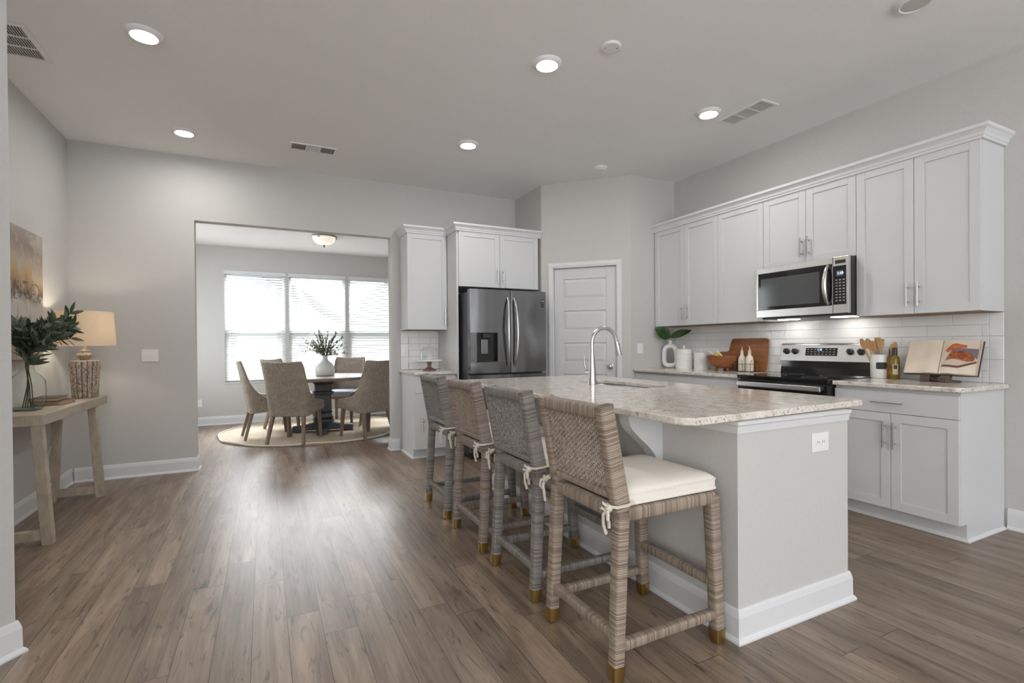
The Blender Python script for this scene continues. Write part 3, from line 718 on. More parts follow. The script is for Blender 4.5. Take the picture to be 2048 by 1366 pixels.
MB().box(FW - .062, FW - .028, .001, .011, 1.665, 1.705).box(FW - .062, FW - .028, .001, .011, 1.64, 1.658).box(FW - .062, FW - .028, .001, .011, 1.618, 1.634).build('sticker', black_plastic, d)
text('sticker_number', '10', .026, plate_white, d, (FW - .045, .0005, 1.685), (PI / 2, 0, 0))
d = curved(MB(), 0, FW, .07, .885).build('freezer_drawer', fridge_steel, t, smooth=30)
MB().tube([(.08, .004, .80), (.09, -.045, .80), (FW / 2, -.058, .80), (FW - .09, -.045, .80), (FW - .08, .004, .80)], .014, 10).build('handle', chrome, d, smooth=True)

# ------------------------------------------------------------------ microwave
MWD, MZ0, MZ1 = XR - 3.848, 1.42, 1.844; MW = .767
t = thing('microwave', 'stainless over-the-range microwave with dark glass door', 'microwave', (3.848, 2.9395, MZ0), RW); H = MZ1 - MZ0
MB().box(.002, MW - .002, .03, MWD - .004, .0, H).build('body', black_plastic, t, bevel=.003)
MB().box(.03, MW - .03, .04, .30, -.014, 0).build('vent_grille', dark_grey, t)
MB().box(.06, .2, .2, .3, -.02, -.014).box(MW - .25, MW - .08, .2, .3, -.02, -.014).build('cooktop_lamp', glow('lit_cooktop_lamp', (1, .95, .86), 12), t)
sx = .652; b = MB()
b.box(0, sx, 0, .03, .375, H).box(0, sx, 0, .03, 0, .062).box(0, .02, 0, .03, .062, .375).box(sx - .004, sx, 0, .03, .062, .375)
d = b.build('door', steel, t, bevel=.003)
MB().box(.02, sx - .004, .003, .03, .062, .375).build('door_glass', black_gloss, d)
MB().box(.045, sx - .1, .0015, .003, .09, .33).build('door_window', plain('smoked_mesh_window', (.085, .09, .095), .1), d)
P = [(sx - .035, .004 - .05 * math.sin(PI * i / 12) ** .6 if 0 < i < 12 else .004, .075 + .29 * i / 12) for i in range(13)]
MB().tube(P, [.012 + .006 * math.sin(PI * i / 12) for i in range(13)], 10).build('handle', steel, d, smooth=True)
cp = MB().box(sx + .003, MW, 0, .03, 0, H).build('control_panel', steel, t, bevel=.003)
MB().box(sx + .006, MW - .016, -.0015, .0, .066, .355).build('keypad', black_gloss, cp)
disp = glow('blue_display', (.35, .45, .9), .5)
MB().box(sx + .03, MW - .038, -.0025, -.0015, .28, .318).build('display', plain('display_window', (.12, .15, .25), .2), cp)
text('clock_digits', '1:10', .026, glow('display_digits', (.7, .85, 1), 1.6), cp, (sx + .058, -.003, .299), (PI / 2, 0, 0))
b = MB(); kg = plain('keypad_print', (.30, .31, .33), .5)
for r in range(8):
    for c in range(3): b.box(sx + .022 + c * .026, sx + .038 + c * .026, -.0022, -.0015, .245 - r * .022, .254 - r * .022)
b.build('keys', kg, cp)
MB().box(sx + .02, MW - .02, -.001, .0, .372, .398).build('rating_sticker', black_plastic, cp); MB().box(sx + .02, MW - .02, -.001, .0, .400, .416).build('paper_sticker', label_cream, cp)

# ------------------------------------------------------------------ range
RY0 = 2.94; RWD = .764
t = thing('kitchen_range', 'stainless electric range with black glass cooktop and rear controls', 'range', (3.612, RY0, 0), RW)
RD = XR - 3.612 - .012
MB().box(.003, RWD - .003, .03, RD, .03, .905).build('body', black_plastic, t)
MB().box(0, RWD, -.012, RD - .06, .905, .935).build('cooktop', black_gloss, t, bevel=.006)
b = MB()
for bx, by, br in ((.2, .16, .11), (.56, .16, .085), (.2, .43, .085), (.56, .43, .11)):
    b.lathe([(br, 0), (br, .0006), (br - .004, .0006), (br - .004, 0)], (bx, by, .935), 40)
b.build('burner_rings', plain('burner_print', (.12, .12, .125), .3), t)
d = MB().box(.004, RWD - .004, -.005, .03, .23, .895).build('oven_door', black_gloss, t, bevel=.004)
MB().box(.004, RWD - .004, -.007, .0, .23, .33).box(.004, .06, -.007, 0, .33, .80).box(RWD - .06, RWD - .004, -.007, 0, .33, .80).build('door_frame', steel, d, bevel=.002)
MB().box(.03, RWD - .03, -.062, -.038, .845, .885).box(.045, .085, -.04, -.004, .85, .88).box(RWD - .085, RWD - .045, -.04, -.004, .85, .88).build('handle', steel, d, bevel=.006)
dr = MB().box(.004, RWD - .004, -.005, .03, .05, .22).build('storage_drawer', steel, t, bevel=.004)
bg = MB().prism([(RD - .085, .935), (RD, .935), (RD, 1.06), (RD - .07, 1.06), (RD - .075, .99)], .006, RWD - .006, 'x').build('backguard', black_gloss, t)
b = MB().prism([(RD - .088, 1.042), (RD, 1.04), (RD, 1.195), (RD - .05, 1.197), (RD - .066, 1.185)], 0, RWD, 'x')
cp = b.build('control_panel', steel, t, bevel=.004)
tl = math.atan2(.022, .143)
def panelM(x, z): return Matrix.Translation((x, RD - .088 + (z - 1.042) * .022 / .143, z)) @ Matrix.Rotation(-tl, 4, 'X')
for x in (.060, .138, .598, .678):
    b = MB(panelM(x, 1.126) @ Matrix.Rotation(PI / 2, 4, 'X')); b.lathe([(0, 0), (.026, 0), (.026, .006), (.02, .01), (.018, .028), (0, .03)], n=28).box(-.005, .005, -.02, .02, .01, .036)
    b.build('knob', black_plastic, cp, smooth=30)
MB(panelM(.365, 1.126)).box(-.132, .132, -.002, .002, -.036, .030).build('display', black_gloss, cp)
b = MB(panelM(.365, 1.126))
for r in range(3):
    for c in range(8):
        if 3 <= c <= 4 and r == 2: continue
        b.box(-.118 + c * .031, -.102 + c * .031, -.0028, -.002, -.026 + r * .02, -.020 + r * .02)
b.build('keys', kg, cp)
tx = text('clock_digits', '1:10', .024, glow('range_digits', (.45, .65, 1), 1.8), cp, (0, 0, 0), (0, 0, 0)); tx.matrix_local = panelM(.352, 1.141) @ Matrix.Translation((0, -.0025, 0)) @ Matrix.Rotation(PI / 2, 4, 'X')

# ------------------------------------------------------------------ island
IX0, IX1, IY0, IY1 = 1.697, 2.44, 1.385, 3.77; IH = .892
t = thing('kitchen_island', 'greige kitchen island with white base molding and granite top', 'island', (IX0, IY0, 0))
MB().box(IX0, IX1, IY0, IY1, 0, .68).box(IX0, 2.07, IY0, IY1, .68, IH - .002).box(2.43, IX1, IY0, IY1, .68, IH - .002).box(2.07, 2.43, IY0, 2.42, .68, IH - .002).box(2.07, 2.43, 3.24, IY1, .68, IH - .002).build('body', wall_paint, t, world=True)
IB = [(o, z) for o, z in BP]
MB().sweep([(IX1, IY1), (IX0, IY1), (IX0, IY0), (IX1, IY0), (IX1, IY0 + .05)], IB).build('baseboard', trim_white, t, world=True)
TP = [(0, 0), (.006, 0), (.008, .012), (.012, .03), (.018, .036), (.020, .05), (0, .05)]
MB().sweep([(IX1, IY1), (IX0, IY1), (IX0, IY0), (IX1, IY0)], [(o, z + IH - .0525) for o, z in TP]).build('top_trim', trim_white, t, world=True)
for cy in (1.84, 2.56, 3.28):
    poly = [(IX0, IH - .003)] + [(IX0 - .028 - .175 * (.5 + .5 * math.cos(PI * k / 18)) ** 1.25, IH - .003 - .03 - .25 * k / 18) for k in range(19)] + [(IX0, IH - .283)]
    poly.insert(1, (IX0 - .203, IH - .003))
    MB().prism(poly, cy - .035, cy + .035, 'y').build('corbel', trim_white, t, world=True, smooth=50)
b = MB(Matrix.Translation((2.232, IY0, .757)))
slab('island_countertop', 'large speckled granite countertop on the island with sink cutout', [(p[0], p[1] + (p[0] - 1.4) * .04 * (1 if p[1] < 2 else 0)) for p in rrect(1.402, 1.362, 2.655, 3.81, .06, 6, rs=(.03, .03, .09, .06))], IH, IH + .03, rrect(2.105, 2.45, 2.405, 3.20, .06, 5)[::-1])
t = thing('sink', 'stainless undermount sink set in the island top', 'sink', (2.255, 2.825, .69))
b = MB(); o = rrect(-.17, -.395, .17, .395, .07); i = rrect(-.153, -.378, .153, .378, .06); i2 = rrect(-.14, -.365, .14, .365, .05); n = len(o)
b.add([(x, y, .2) for x, y in o] + [(x, y, .2) for x, y in i] + [(x, y, .01) for x, y in i2] + [(x, y, 0) for x, y in o],
      [(k, (k + 1) % n, n + (k + 1) % n, n + k) for k in range(n)] + [(n + k, n + (k + 1) % n, 2 * n + (k + 1) % n, 2 * n + k) for k in range(n)] + [list(range(2 * n, 3 * n)), list(range(3 * n, 4 * n))] + [(k, (k + 1) % n, 3 * n + (k + 1) % n, 3 * n + k) for k in range(n)])
b.build('basin', steel, t, smooth=40)
MB().lathe([(0, .014), (.03, .014), (.042, .011), (.042, .009), (0, .009)], n=24).build('drain', chrome, t, smooth=True)
t = thing('faucet', 'brushed nickel gooseneck pull-down faucet on the island', 'faucet', (2.035, 2.845, IH + .03))
MB().lathe([(0, 0), (.030, 0), (.031, .01), (.027, .05), (.025, .1), (.0185, .17), (.0165, .22), (0, .222)], n=28).build('body', chrome, t, smooth=True)
P = [(0, 0, .21), (0, 0, .27)] + [(.105 - .105 * math.cos(a), 0, .29 + .105 * math.sin(a)) for a in [PI * k / 14 for k in range(15)]]
P = P[:2] + [p for p in P[2:] if not (p[0] > .105 and p[2] < .325)]
P += [(.207, 0, .315), (.214, 0, .29)]
MB().tube(P, .0135, 12).build('neck', chrome, t, smooth=True)
MB().tube([(.212, 0, .30), (.218, 0, .275), (.232, 0, .215), (.236, 0, .20)], [.0155, .0175, .0225, .0215], 14).build('spray_head', chrome, t, smooth=True)
MB().box(.232, .239, -.007, .007, .235, .285).build('spray_button', black_plastic, t, bevel=.003)
MB().tube([(0, .0, .085), (0, .055, .085)], [.02, .019], 14).tube([(0, .05, .085), (-.005, .062, .10), (-.02, .066, .15), (-.022, .062, .2)], [.012, .009, .0085, .004], 10).build('lever', chrome, t, smooth=True)

# ------------------------------------------------------------------ wall plates
def plate(name, label, cat, M4, wd, ht, kind, n):
    t = thing(name, label, cat, (0, 0, 0)); t.matrix_world = M4
    MB().box(-wd / 2, wd / 2, -.006, 0, -ht / 2, ht / 2).build('plate', plate_white, t, bevel=.002)
    for k in range(n):
        x = (k - (n - 1) / 2) * (.046 if kind != 'outlet' else .038)
        if kind == 'toggle': MB().box(x - .005, x + .005, -.014, -.005, -.006, .014).build('toggle', plate_white, t)
        elif kind == 'outlet':
            MB(Matrix.Translation((x, -.006, 0)) @ Matrix.Rotation(PI / 2, 4, 'X')).lathe([(0, 0), (.0155, 0), (.0155, .0015), (0, .0015)], n=20).build('receptacle', plate_white, t)
            MB().box(x - .007, x - .005, -.0082, -.0074, -.004, .006).box(x + .005, x + .007, -.0082, -.0074, -.004, .006).build('slot', black_plastic, t)
    return t
TR = Matrix.Translation; RZ = lambda a: Matrix.Rotation(a, 4, 'Z')
plate('light_switch', 'white double switch plate on wall left of dining opening', 'light switch', TR((-.969, YB, 1.129)), .13, .115, 'toggle', 2)
plate('light_switch', 'white switch plate on wall between pantry door and cabinets', 'light switch', TR((3.735, P1.y, 1.150)), .08, .115, 'toggle', 1)
plate('wall_outlet', 'white outlet plate on the end of the island', 'outlet', TR((2.228, IY0, .757)), .12, .085, 'outlet', 2)
plate('wall_outlet', 'white outlet plate low on the dining room wall', 'outlet', TR((-.905, YF, .346)), .085, .115, 'outlet', 1)

# ------------------------------------------------------------------ counter stools
def make_stool(label):
    t = thing('counter_stool', label, 'stool', (0, 0, 0), 0, 'woven stools along the island')
    lw = .047
    for s in (-1, 1):
        for fx in (0, 1):
            if fx: p0, p1 = (.254, s * .22, .055), (.232, s * .214, .60)
            else: p0, p1 = (-.252, s * .22, .055), (-.222, s * .214, .60)
            d = (Vector(p0) - Vector(p1)).normalized(); foot = Vector(p0) + d * .055 / abs(d.z)
            lg = MB().bar(p0, p1, lw, lw, (1, 0, 0), seed=.37 * fx + s, w1=.052, d1=.05).build('leg', rattan, t, smooth=50)
            MB().bar(tuple(foot + Vector((0, 0, .004))), tuple(Vector(p0) - d * .004), lw * .92, lw * .92, (1, 0, 0), .1, w1=lw + .003, d1=lw + .003).build('brass_cap', brass, lg, smooth=50)
            MB().lathe([(0, 0), (.014, 0), (.014, .005), (0, .005)], (foot.x, foot.y, 0), 14).build('glide', plate_white, lg)
    h = .042
    fr = MB()
    for s in (-1, 1): fr.bar((-.2, s * .214, .588), (.232, s * .214, .588), .045, .05, (0, 1, 0), seed=3 + s)
    fr.bar((-.222, -.19, .588), (-.222, .19, .588), .045, .05, (1, 0, 0), seed=7); fr.bar((.232, -.19, .588), (.232, .19, .588), .045, .05, (1, 0, 0), seed=9)
    fr.build('seat_frame', rattan, t, smooth=50)
    MB().box(-.2, .21, -.195, .195, .585, .605).build('seat_deck', cane, t)
    for s in (-1, 1): MB().bar((-.235, s * .219, .12), (.245, s * .219, .12), .036, .036, (0, 1, 0), seed=11 + s).build('stretcher', rattan, t, smooth=50)
    MB().bar((-.243, -.2, .15), (-.243, .2, .15), .036, .036, (1, 0, 0), seed=15).build('stretcher', rattan, t, smooth=50)
    MB().bar((.242, -.2, .245), (.242, .2, .245), .036, .04, (1, 0, 0), seed=17).build('stretcher', rattan, t, smooth=50)
    # back: two tall uprights leaning away from the seat, top rail, bottom rail
    A = Vector((-.215, 0, .60)); B = Vector((-.288, 0, .985)); up = (B - A).normalized()
    b = MB()
    for s in (-1, 1): b.bar((A.x, s * .205, A.z), (B.x, s * .205, B.z), .068, .048, (1, 0, 0), seed=21 + s, w1=.062)
    q = A + up * .365; b.bar((q.x, -.185, q.z), (q.x, .185, q.z), .05, .058, (0, 0, 1), seed=25)
    q = A + up * .055; b.bar((q.x - .018, -.185, q.z), (q.x - .018, .185, q.z), .026, .028, (0, 0, 1), seed=27)
    b.build('back_frame', rattan, t, smooth=50)
    # woven cane panel: real over-and-under strands
    b = MB(); nv, nh = 27, 30; y0, y1, u0, u1 = -.182, .182, .066, .345; off = -.014
    def pt(y, u, d): c = A + up * u; return (c.x + off + d * up.z, y, c.z - d * up.x)
    for i in range(nv):
        y = y0 + (y1 - y0) * (i + .5) / nv; path = []
        for k in range(nh * 2 + 1):
            u = u0 + (u1 - u0) * k / (nh * 2); path.append(pt(y, u, .0024 * math.sin(PI * k / 2 + PI * (i % 2) + .0)))
        b.tube(path, .0030, 4, False)
    for j in range(nh):
        u = u0 + (u1 - u0) * (j + .5) / nh; path = []
        for k in range(nv + 1):
            y = y0 + (y1 - y0) * k / nv; path.append(pt(y, u, .0022 * (1 if (k + j) % 2 else -1)))
        b.tube(path, .0021, 4, False)
    b.build('cane_panel', cane, t)
    # cushion with piping and ties
    b = MB(); P = rrect(-.195, -.222, .268, .222, .035, 4); n = len(P); c = (.036, 0)
    L = [(.0, .615, .985), (0, .622, 1), (0, .655, 1), (0, .665, .985), (0, .678, .9), (0, .684, .6)]
    vs = []
    for _, z, k in L: vs += [(c[0] + (x - c[0]) * k, (y) * k, z) for x, y in P]
    fs = [list(range(n))[::-1]] + [(a * n + k, a * n + (k + 1) % n, (a + 1) * n + (k + 1) % n, (a + 1) * n + k) for a in range(len(L) - 1) for k in range(n)] + [[(len(L) - 1) * n + k for k in range(n)]]
    cu = b.add(vs, fs).build('cushion', cream_fabric, t, smooth=70)
    b = MB()
    for z in (.622, .658): b.tube([(c[0] + (x - c[0]) * 1.0, y, z) for x, y in P], .0045, 6, closed=True)
    b.build('piping', cream_fabric, cu, smooth=True)
    for s in (-1, 1):
        x, y, z = -.268, s * .236, .625
        b = MB().tube([(-.18, s * .236, .63), (-.215, s * .243, .628), (-.26, s * .241, .626), (-.278, s * .225, .628), (-.272, s * .2, .63)], .006, 6)
        b.sphere((-.281, s * .222, .622), .014, 8)
        b.tube([(-.283, s * .222, .62), (-.296, s * .235, .615), (-.298, s * .238, .59), (-.286, s * .228, .575), (-.284, s * .226, .555)], .0065, 6)
        b.tube([(-.283, s * .222, .622), (-.298, s * .212, .60), (-.296, s * .209, .565), (-.288, s * .214, .53)], .006, 6)
        b.tube([(-.283, s * .222, .625), (-.296, s * .206, .64), (-.3, s * .2, .622), (-.286, s * .218, .612)], .006, 6)
        b.build('tie', tie_fabric, cu, smooth=True)
    return t
SX = 1.367
s0 = make_stool('woven rattan counter stool nearest the camera with fully visible seat'); s0.location = (SX, 1.645, 0)
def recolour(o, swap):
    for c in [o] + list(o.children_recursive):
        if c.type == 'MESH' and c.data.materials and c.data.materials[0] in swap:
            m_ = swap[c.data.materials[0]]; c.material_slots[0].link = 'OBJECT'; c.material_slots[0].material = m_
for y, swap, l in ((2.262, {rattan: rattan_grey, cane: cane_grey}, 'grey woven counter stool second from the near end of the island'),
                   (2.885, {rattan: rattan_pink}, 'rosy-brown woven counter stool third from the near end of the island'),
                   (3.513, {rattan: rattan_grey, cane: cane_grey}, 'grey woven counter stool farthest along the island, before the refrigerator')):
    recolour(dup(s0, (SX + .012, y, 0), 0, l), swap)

# ------------------------------------------------------------------ dining set
RC = (.66, 7.70)
b = MB(); R = 1.235; n = 96; vs = [(0, 0, .012)]
def rr(a): return R + .012 * math.sin(5 * a + 1) + .008 * math.sin(11 * a)
def rz_(a): return .012 + .012 * max(0, math.sin(7 * a + .6)) * (1 if math.sin(a) < -.2 else 0)
pts = [(rr(2 * PI * k / n) * math.cos(2 * PI * k / n), rr(2 * PI * k / n) * math.sin(2 * PI * k / n)) for k in range(n)]
t = thing('rug', 'round braided jute rug with pale edge under the dining table', 'rug', (*RC, 0))
vs = [(x * .93, y * .93, .011) for x, y in pts] + [(x, y, rz_(2 * PI * k / n)) for k, (x, y) in enumerate(pts)] + [(x, y, .0005) for x, y in pts]
MB().add(vs, [list(range(n))] + [(k, n + k, n + (k + 1) % n, (k + 1) % n) for k in range(n)] + [(n + k, 2 * n + k, 2 * n + (k + 1) % n, n + (k + 1) % n) for k in range(n)]).build('mat', jute, t, smooth=True)
MB().tube([(x, y, rz_(2 * PI * k / n) + .002) for k, (x, y) in enumerate(pts)], .0125, 8, closed=True).build('binding', jute_edge, t, smooth=True)
TC = (.73, 7.47); TZ = .785; RT = .013
t = thing('dining_table', 'round dining table with black carved pedestal and plank top', 'table', (*TC, RT))
b = MB(); z = TZ - RT
b.lathe([(0, z - .045), (.66, z - .045), (.685, z - .035), (.69, z - .01), (.68, z), (0, z)], n=64); b.build('tabletop', table_wood, t, smooth=30)
b = MB()
def sq(hw, z0, z1, h2=None): 
    h2 = h2 or hw; b.add([(-hw, -hw, z0), (hw, -hw, z0), (hw, hw, z0), (-hw, hw, z0), (-h2, -h2, z1), (h2, -h2, z1), (h2, h2, z1), (-h2, h2, z1)], [(0, 3, 2, 1), (4, 5, 6, 7), (0, 1, 5, 4), (1, 2, 6, 5), (2, 3, 7, 6), (3, 0, 4, 7)])
sq(.12, .66, z - .045, .16); sq(.105, .56, .66); sq(.13, .53, .56); sq(.115, .51, .53); sq(.105, .28, .51, .10); sq(.105, .255, .28, .12); sq(.12, .2, .255, .10); sq(.10, .17, .2, .13); sq(.13, .135, .17); sq(.115, .11, .135)
for k in range(4): b.M = RZ(k * PI / 2); b.box(-.3, -.1, -.03, .03, z - .09, z - .045)
b.M = Matrix(); b.build('pedestal', black_wood, t, bevel=.008)
for k in range(4):
    b = MB(RZ(math.radians(k * 90 - 8)))
    b.prism([(.0, .02), (.0, .13), (.14, .12), (.26, .085), (.36, .08), (.40, .075), (.40, 0), (.30, 0), (.26, .02)], -.06, .06, 'y'); b.build('foot', black_wood, t, bevel=.006)

def make_chair(label):
    t = thing('dining_chair', label, 'chair', (0, 0, 0), 0, 'wicker chairs around the dining table')
    nt_, nz_ = 48, 14
    def plan(u):      # u in -1..1 round the back, front tips at +-1; local +y is the front
        a = abs(u); s = 1 if u >= 0 else -1
        if a < .36: return (s * a / .36 * .185, -.25 - .012 * math.cos(a / .36 * PI / 2))
        if a < .56:
            q = (a - .36) / .2 * PI / 2; return (s * (.185 + .07 * math.sin(q)), -.18 - .07 * math.cos(q))
        q = (a - .56) / .44; return (s * (.255 + .005 * q), -.18 + .43 * q)
    def top(u):
        a = abs(u)
        if a < .44: return .985 + .018 * (a / .44) ** 2
        if a < .74: q = (a - .44) / .3; return .525 + (1.003 - .525) * (1 - q) ** 2.1
        return .525 - .05 * ((a - .74) / .26)
    def bot(u): return .345 + .045 * max(0, (abs(u) - .5) / .5)
    def pos(u, z, o):
        x, y = plan(u); x2, y2 = plan(u + .004); x1, y1 = plan(u - .004); tx, ty = x2 - x1, y2 - y1; l = math.hypot(tx, ty) or 1
        nx, ny = ty / l, -tx / l
        k = max(0, z - .42); x *= 1 + .1 * k; y -= k * .2 * (1 if y < .1 else 1)
        f = max(0, .46 - z) * .25; x *= 1 - f; y *= 1 - f
        return (x + nx * o, y + ny * o, z)
    vs = []; tc = []; fs = []
    for side, o in ((0, 0.0), (1, -.03)):
        for i in range(nt_ + 1):
            u = -1 + 2 * i / nt_
            for j in range(nz_ + 1):
                z = bot(u) + (top(u) - bot(u)) * j / nz_; p = pos(u, z, o); vs.append(p); tc.append((u * .62 + side * 5, z, 0))
    q = (nt_ + 1) * (nz_ + 1); I = lambda s, i, j: s * q + i * (nz_ + 1) + j
    for i in range(nt_):
        for j in range(nz_):
            fs.append((I(0, i, j), I(0, i + 1, j), I(0, i + 1, j + 1), I(0, i, j + 1))); fs.append((I(1, i, j), I(1, i, j + 1), I(1, i + 1, j + 1), I(1, i + 1, j)))
        for j in (0, nz_): fs.append((I(0, i, j), I(1, i, j), I(1, i + 1, j), I(0, i + 1, j)))
    for i in (0, nt_):
        for j in range(nz_): fs.append((I(0, i, j), I(0, i, j + 1), I(1, i, j + 1), I(1, i, j)))
    b = MB(); b.add(vs, fs, tc)
    sh_ = b.build('wicker_shell', wicker, t, smooth=60)
    b = MB().tube([pos(-1 + 2 * i / nt_, top(-1 + 2 * i / nt_), -.015) for i in range(nt_ + 1)], .0165, 8).build('rim', wrap_mat_dining, sh_, smooth=True)
    MB().tube([pos(-1 + 2 * i / nt_, bot(-1 + 2 * i / nt_), -.012) for i in range(nt_ + 1)], .013, 8).build('lower_braid', wrap_mat_dining, sh_, smooth=True)
    # front apron and cushion
    MB().box(-.245, .245, .215, .245, .39, .475).build('apron', wicker, t, bevel=.006)
    MB().box(-.225, .225, -.215, .225, .38, .42).build('seat_base', leg_wood, t)
    b = MB(); P = [(x, y) for x, y in rrect(-.222, -.215, .222, .262, .06, 5)]; n = len(P); L = [(.42, .96), (.435, 1.0), (.475, 1.0), (.495, .95), (.505, .6)]; vs = []
    for z, k in L: vs += [(x * k, .02 + (y - .02) * k, z) for x, y in P]
    fs = [list(range(n))[::-1]] + [(a * n + k, a * n + (k + 1) % n, (a + 1) * n + (k + 1) % n, (a + 1) * n + k) for a in range(len(L) - 1) for k in range(n)] + [[(len(L) - 1) * n + k for k in range(n)]]
    b.add(vs, fs).build('cushion', blue_fabric, t, smooth=70)
    for s in (-1, 1):
        MB().bar((s * .215, .24, .0), (s * .20, .2, .39), .032, .032, (1, 0, 0), .08, w1=.045, d1=.045).build('leg', leg_wood, t, smooth=40)
        MB().bar((s * .225, -.30, .0), (s * .185, -.2, .39), .032, .032, (1, 0, 0), .08, w1=.045, d1=.045).build('leg', leg_wood, t, smooth=40)
    return t
wrap_mat_dining = wrap_mat('wicker_edge_wrap', [(.22, .17, .13), (.34, .27, .21), (.42, .35, .28), (.22, .19, .17)], .011)
ch = [((.35, 6.86), 62, 'wicker dining chair with its back to us, left front of table'), ((.04, 7.40), 6, 'wicker dining chair seen from its side at the far left'),
      ((.36, 8.06), -36, 'wicker dining chair at back left, mostly hidden behind another chair'), ((1.19, 6.76), 116, 'wicker dining chair with its back to us beside the right jamb'),
      ((1.10, 8.20), -118, 'wicker dining chair facing us across the table'), ((1.52, 7.50), 182, 'wicker dining chair on the right, mostly hidden by the wall')]
c0 = make_chair(ch[0][2])
for k, ((x, y), a, l) in enumerate(ch):
    r = math.radians(a - 90)
    if k == 0: c0.location = (x, y, RT); c0.rotation_euler = (0, 0, r)
    else: dup(c0, (x, y, RT), r, l)

VX, VY = .765, 7.52
t = thing('vase', 'pale bottle-shaped ceramic vase on the dining table', 'vase', (VX, VY, TZ))
MB().lathe([(0, 0), (.118, 0), (.13, .015), (.134, .07), (.128, .125), (.10, .175), (.05, .215), (.036, .24), (.038, .285), (.032, .285), (.03, .24), (.045, .2), (0, .19)], n=40).build('body', vase_pale, t, smooth=60)
def leaf(b, p, d, L, wd, up=(0, 0, 1), fold=.2, seg=5, curl=.0):
    p, d = Vector(p), Vector(d).normalized(); U = Vector(up); S = d.cross(U)
    if S.length < .05: S = d.cross(Vector((1, 0, 0)))
    S.normalize(); N = S.cross(d).normalized(); vs = []; fs = []
    for i in range(seg + 1):
        s = i / seg; h = wd * math.sin(PI * min(.98, max(.02, s ** .85))) ** .75 / 2; c = p + d * (L * s) - N * (curl * L * s * s)
        vs += [tuple(c - S * h + N * fold * h), tuple(c), tuple(c + S * h + N * fold * h)]
    for i in range(seg):
        for k in (0, 1): fs.append((i * 3 + k, i * 3 + k + 1, i * 3 + k + 4, i * 3 + k + 3))
    b.add(vs, fs)
rnd = random.Random(11)
for bi in range(5):
    stem, lv = MB(), MB(); az = bi * 2 * PI / 5 + .3
    for q in range(9):
        a = az + rnd.uniform(-.6, .6); el = rnd.uniform(.35, 1.35); L = rnd.uniform(.24, .42)
        d = Vector((math.cos(a) * math.cos(el), math.sin(a) * math.cos(el), math.sin(el))); st = Vector((math.cos(az) * .012, math.sin(az) * .012, .27))
        P = [st - Vector((0, 0, .06)), st] + [st + d * L * k / 6 + Vector((0, 0, -.08 * (k / 6) ** 2 * (1.4 - el))) for k in range(1, 7)]
        stem.tube(P, [.0022] * 3 + [.0016] * (len(P) - 3), 4)
        for k in range(44):
            f = rnd.uniform(.15, 1); i = min(len(P) - 2, 1 + int(f * 6)); c = P[i].lerp(P[i + 1], rnd.random())
            dd = d + Vector((rnd.uniform(-1, 1), rnd.uniform(-1, 1), rnd.uniform(-.6, .9)))
            leaf(lv, c, dd, rnd.uniform(.022, .05), rnd.uniform(.008, .014), seg=3)
    t = thing('dried_branch', 'fine grey-green dried sprig fanning out of the dining table vase', 'branch', (VX, VY, TZ), 0, 'dried sprigs in the dining vase')
    stem.build('stem', stem_mat, t); lv.build('leaves', dry_leaf, t)
t = thing('ceiling_light', 'flush mount dining ceiling light with frosted glass bowl', 'ceiling light', (.772, 7.536, ZD))
MB().lathe([(0, 0), (.16, 0), (.165, -.015), (.15, -.03), (0, -.03)], n=40).build('base', chrome, t, smooth=True)
for k in range(3):
    a = 2 * PI * k / 3 + .5; MB().box(-.014, .014, .145, .175, -.045, -.005).build('clip', chrome, t).rotation_euler = (0, 0, a)
MB().lathe([(.158, -.025), (.155, -.04), (.135, -.08), (.1, -.108), (.05, -.124), (0, -.128)], n=40).build('glass_bowl', glow('frosted_lit_glass', (1, .90, .76), .55), t, smooth=True)
MB().lathe([(0, -.165), (.009, -.16), (.012, -.15), (.007, -.142), (.018, -.132), (0, -.126)], n=16).build('finial', chrome_dark, t, smooth=True)

# ------------------------------------------------------------------ cake stand
t = thing('cake_stand', 'pink-brown wooden cake stand with white plate beside refrigerator', 'cake stand', (1.655, 5.42, .922))
MB().lathe([(0, 0), (.075, 0), (.078, .012), (.05, .022), (.026, .035), (.022, .06), (.028, .085), (.03, .1), (0, .1)], n=32).build('pedestal', cake_pink, t, smooth=40)
MB().lathe([(0, .1), (.14, .102), (.148, .108), (.148, .118), (.142, .118), (.138, .113), (0, .113)], n=48).build('plate', ceramic_white, t, smooth=40)
t = thing('glass_dome', 'clear glass dome covering the cake stand', 'cake dome', (1.655, 5.42, 1.0365))
MB().lathe([(.105, 0), (.107, .08), (.10, .115), (.075, .14), (.03, .152), (.008, .155), (.006, .162), (.014, .172), (.010, .183), (0, .186)], n=40).build('dome', dome_glass, t, smooth=60)

# ------------------------------------------------------------------ stove wall counter goods
Z = CZ
t = thing('ring_vase', 'white ring-shaped vase with open center in the corner', 'vase', (4.075, 4.205, Z), math.radians(-62))
b = MB(); n = 40; m = 10; vs = []; fs = []
for k in range(n):
    a = 2 * PI * k / n; ca, sa = math.cos(a), math.sin(a); e = .62
    ox = math.copysign(abs(ca) ** e, ca); oz = math.copysign(abs(sa) ** e, sa)
    nrm = Vector((ca * 1.3, 0, sa)).normalized(); cx, cz_ = .07 * ox * (1 - .10 * sa), .135 + .108 * oz
    for q in range(m):
        p = 2 * PI * q / m; vs.append((cx + nrm.x * .026 * math.cos(p), .03 * math.sin(p), cz_ + nrm.z * .026 * math.cos(p)))
for k in range(n):
    for q in range(m): fs.append((k * m + q, k * m + (q + 1) % m, ((k + 1) % n) * m + (q + 1) % m, ((k + 1) % n) * m + q))
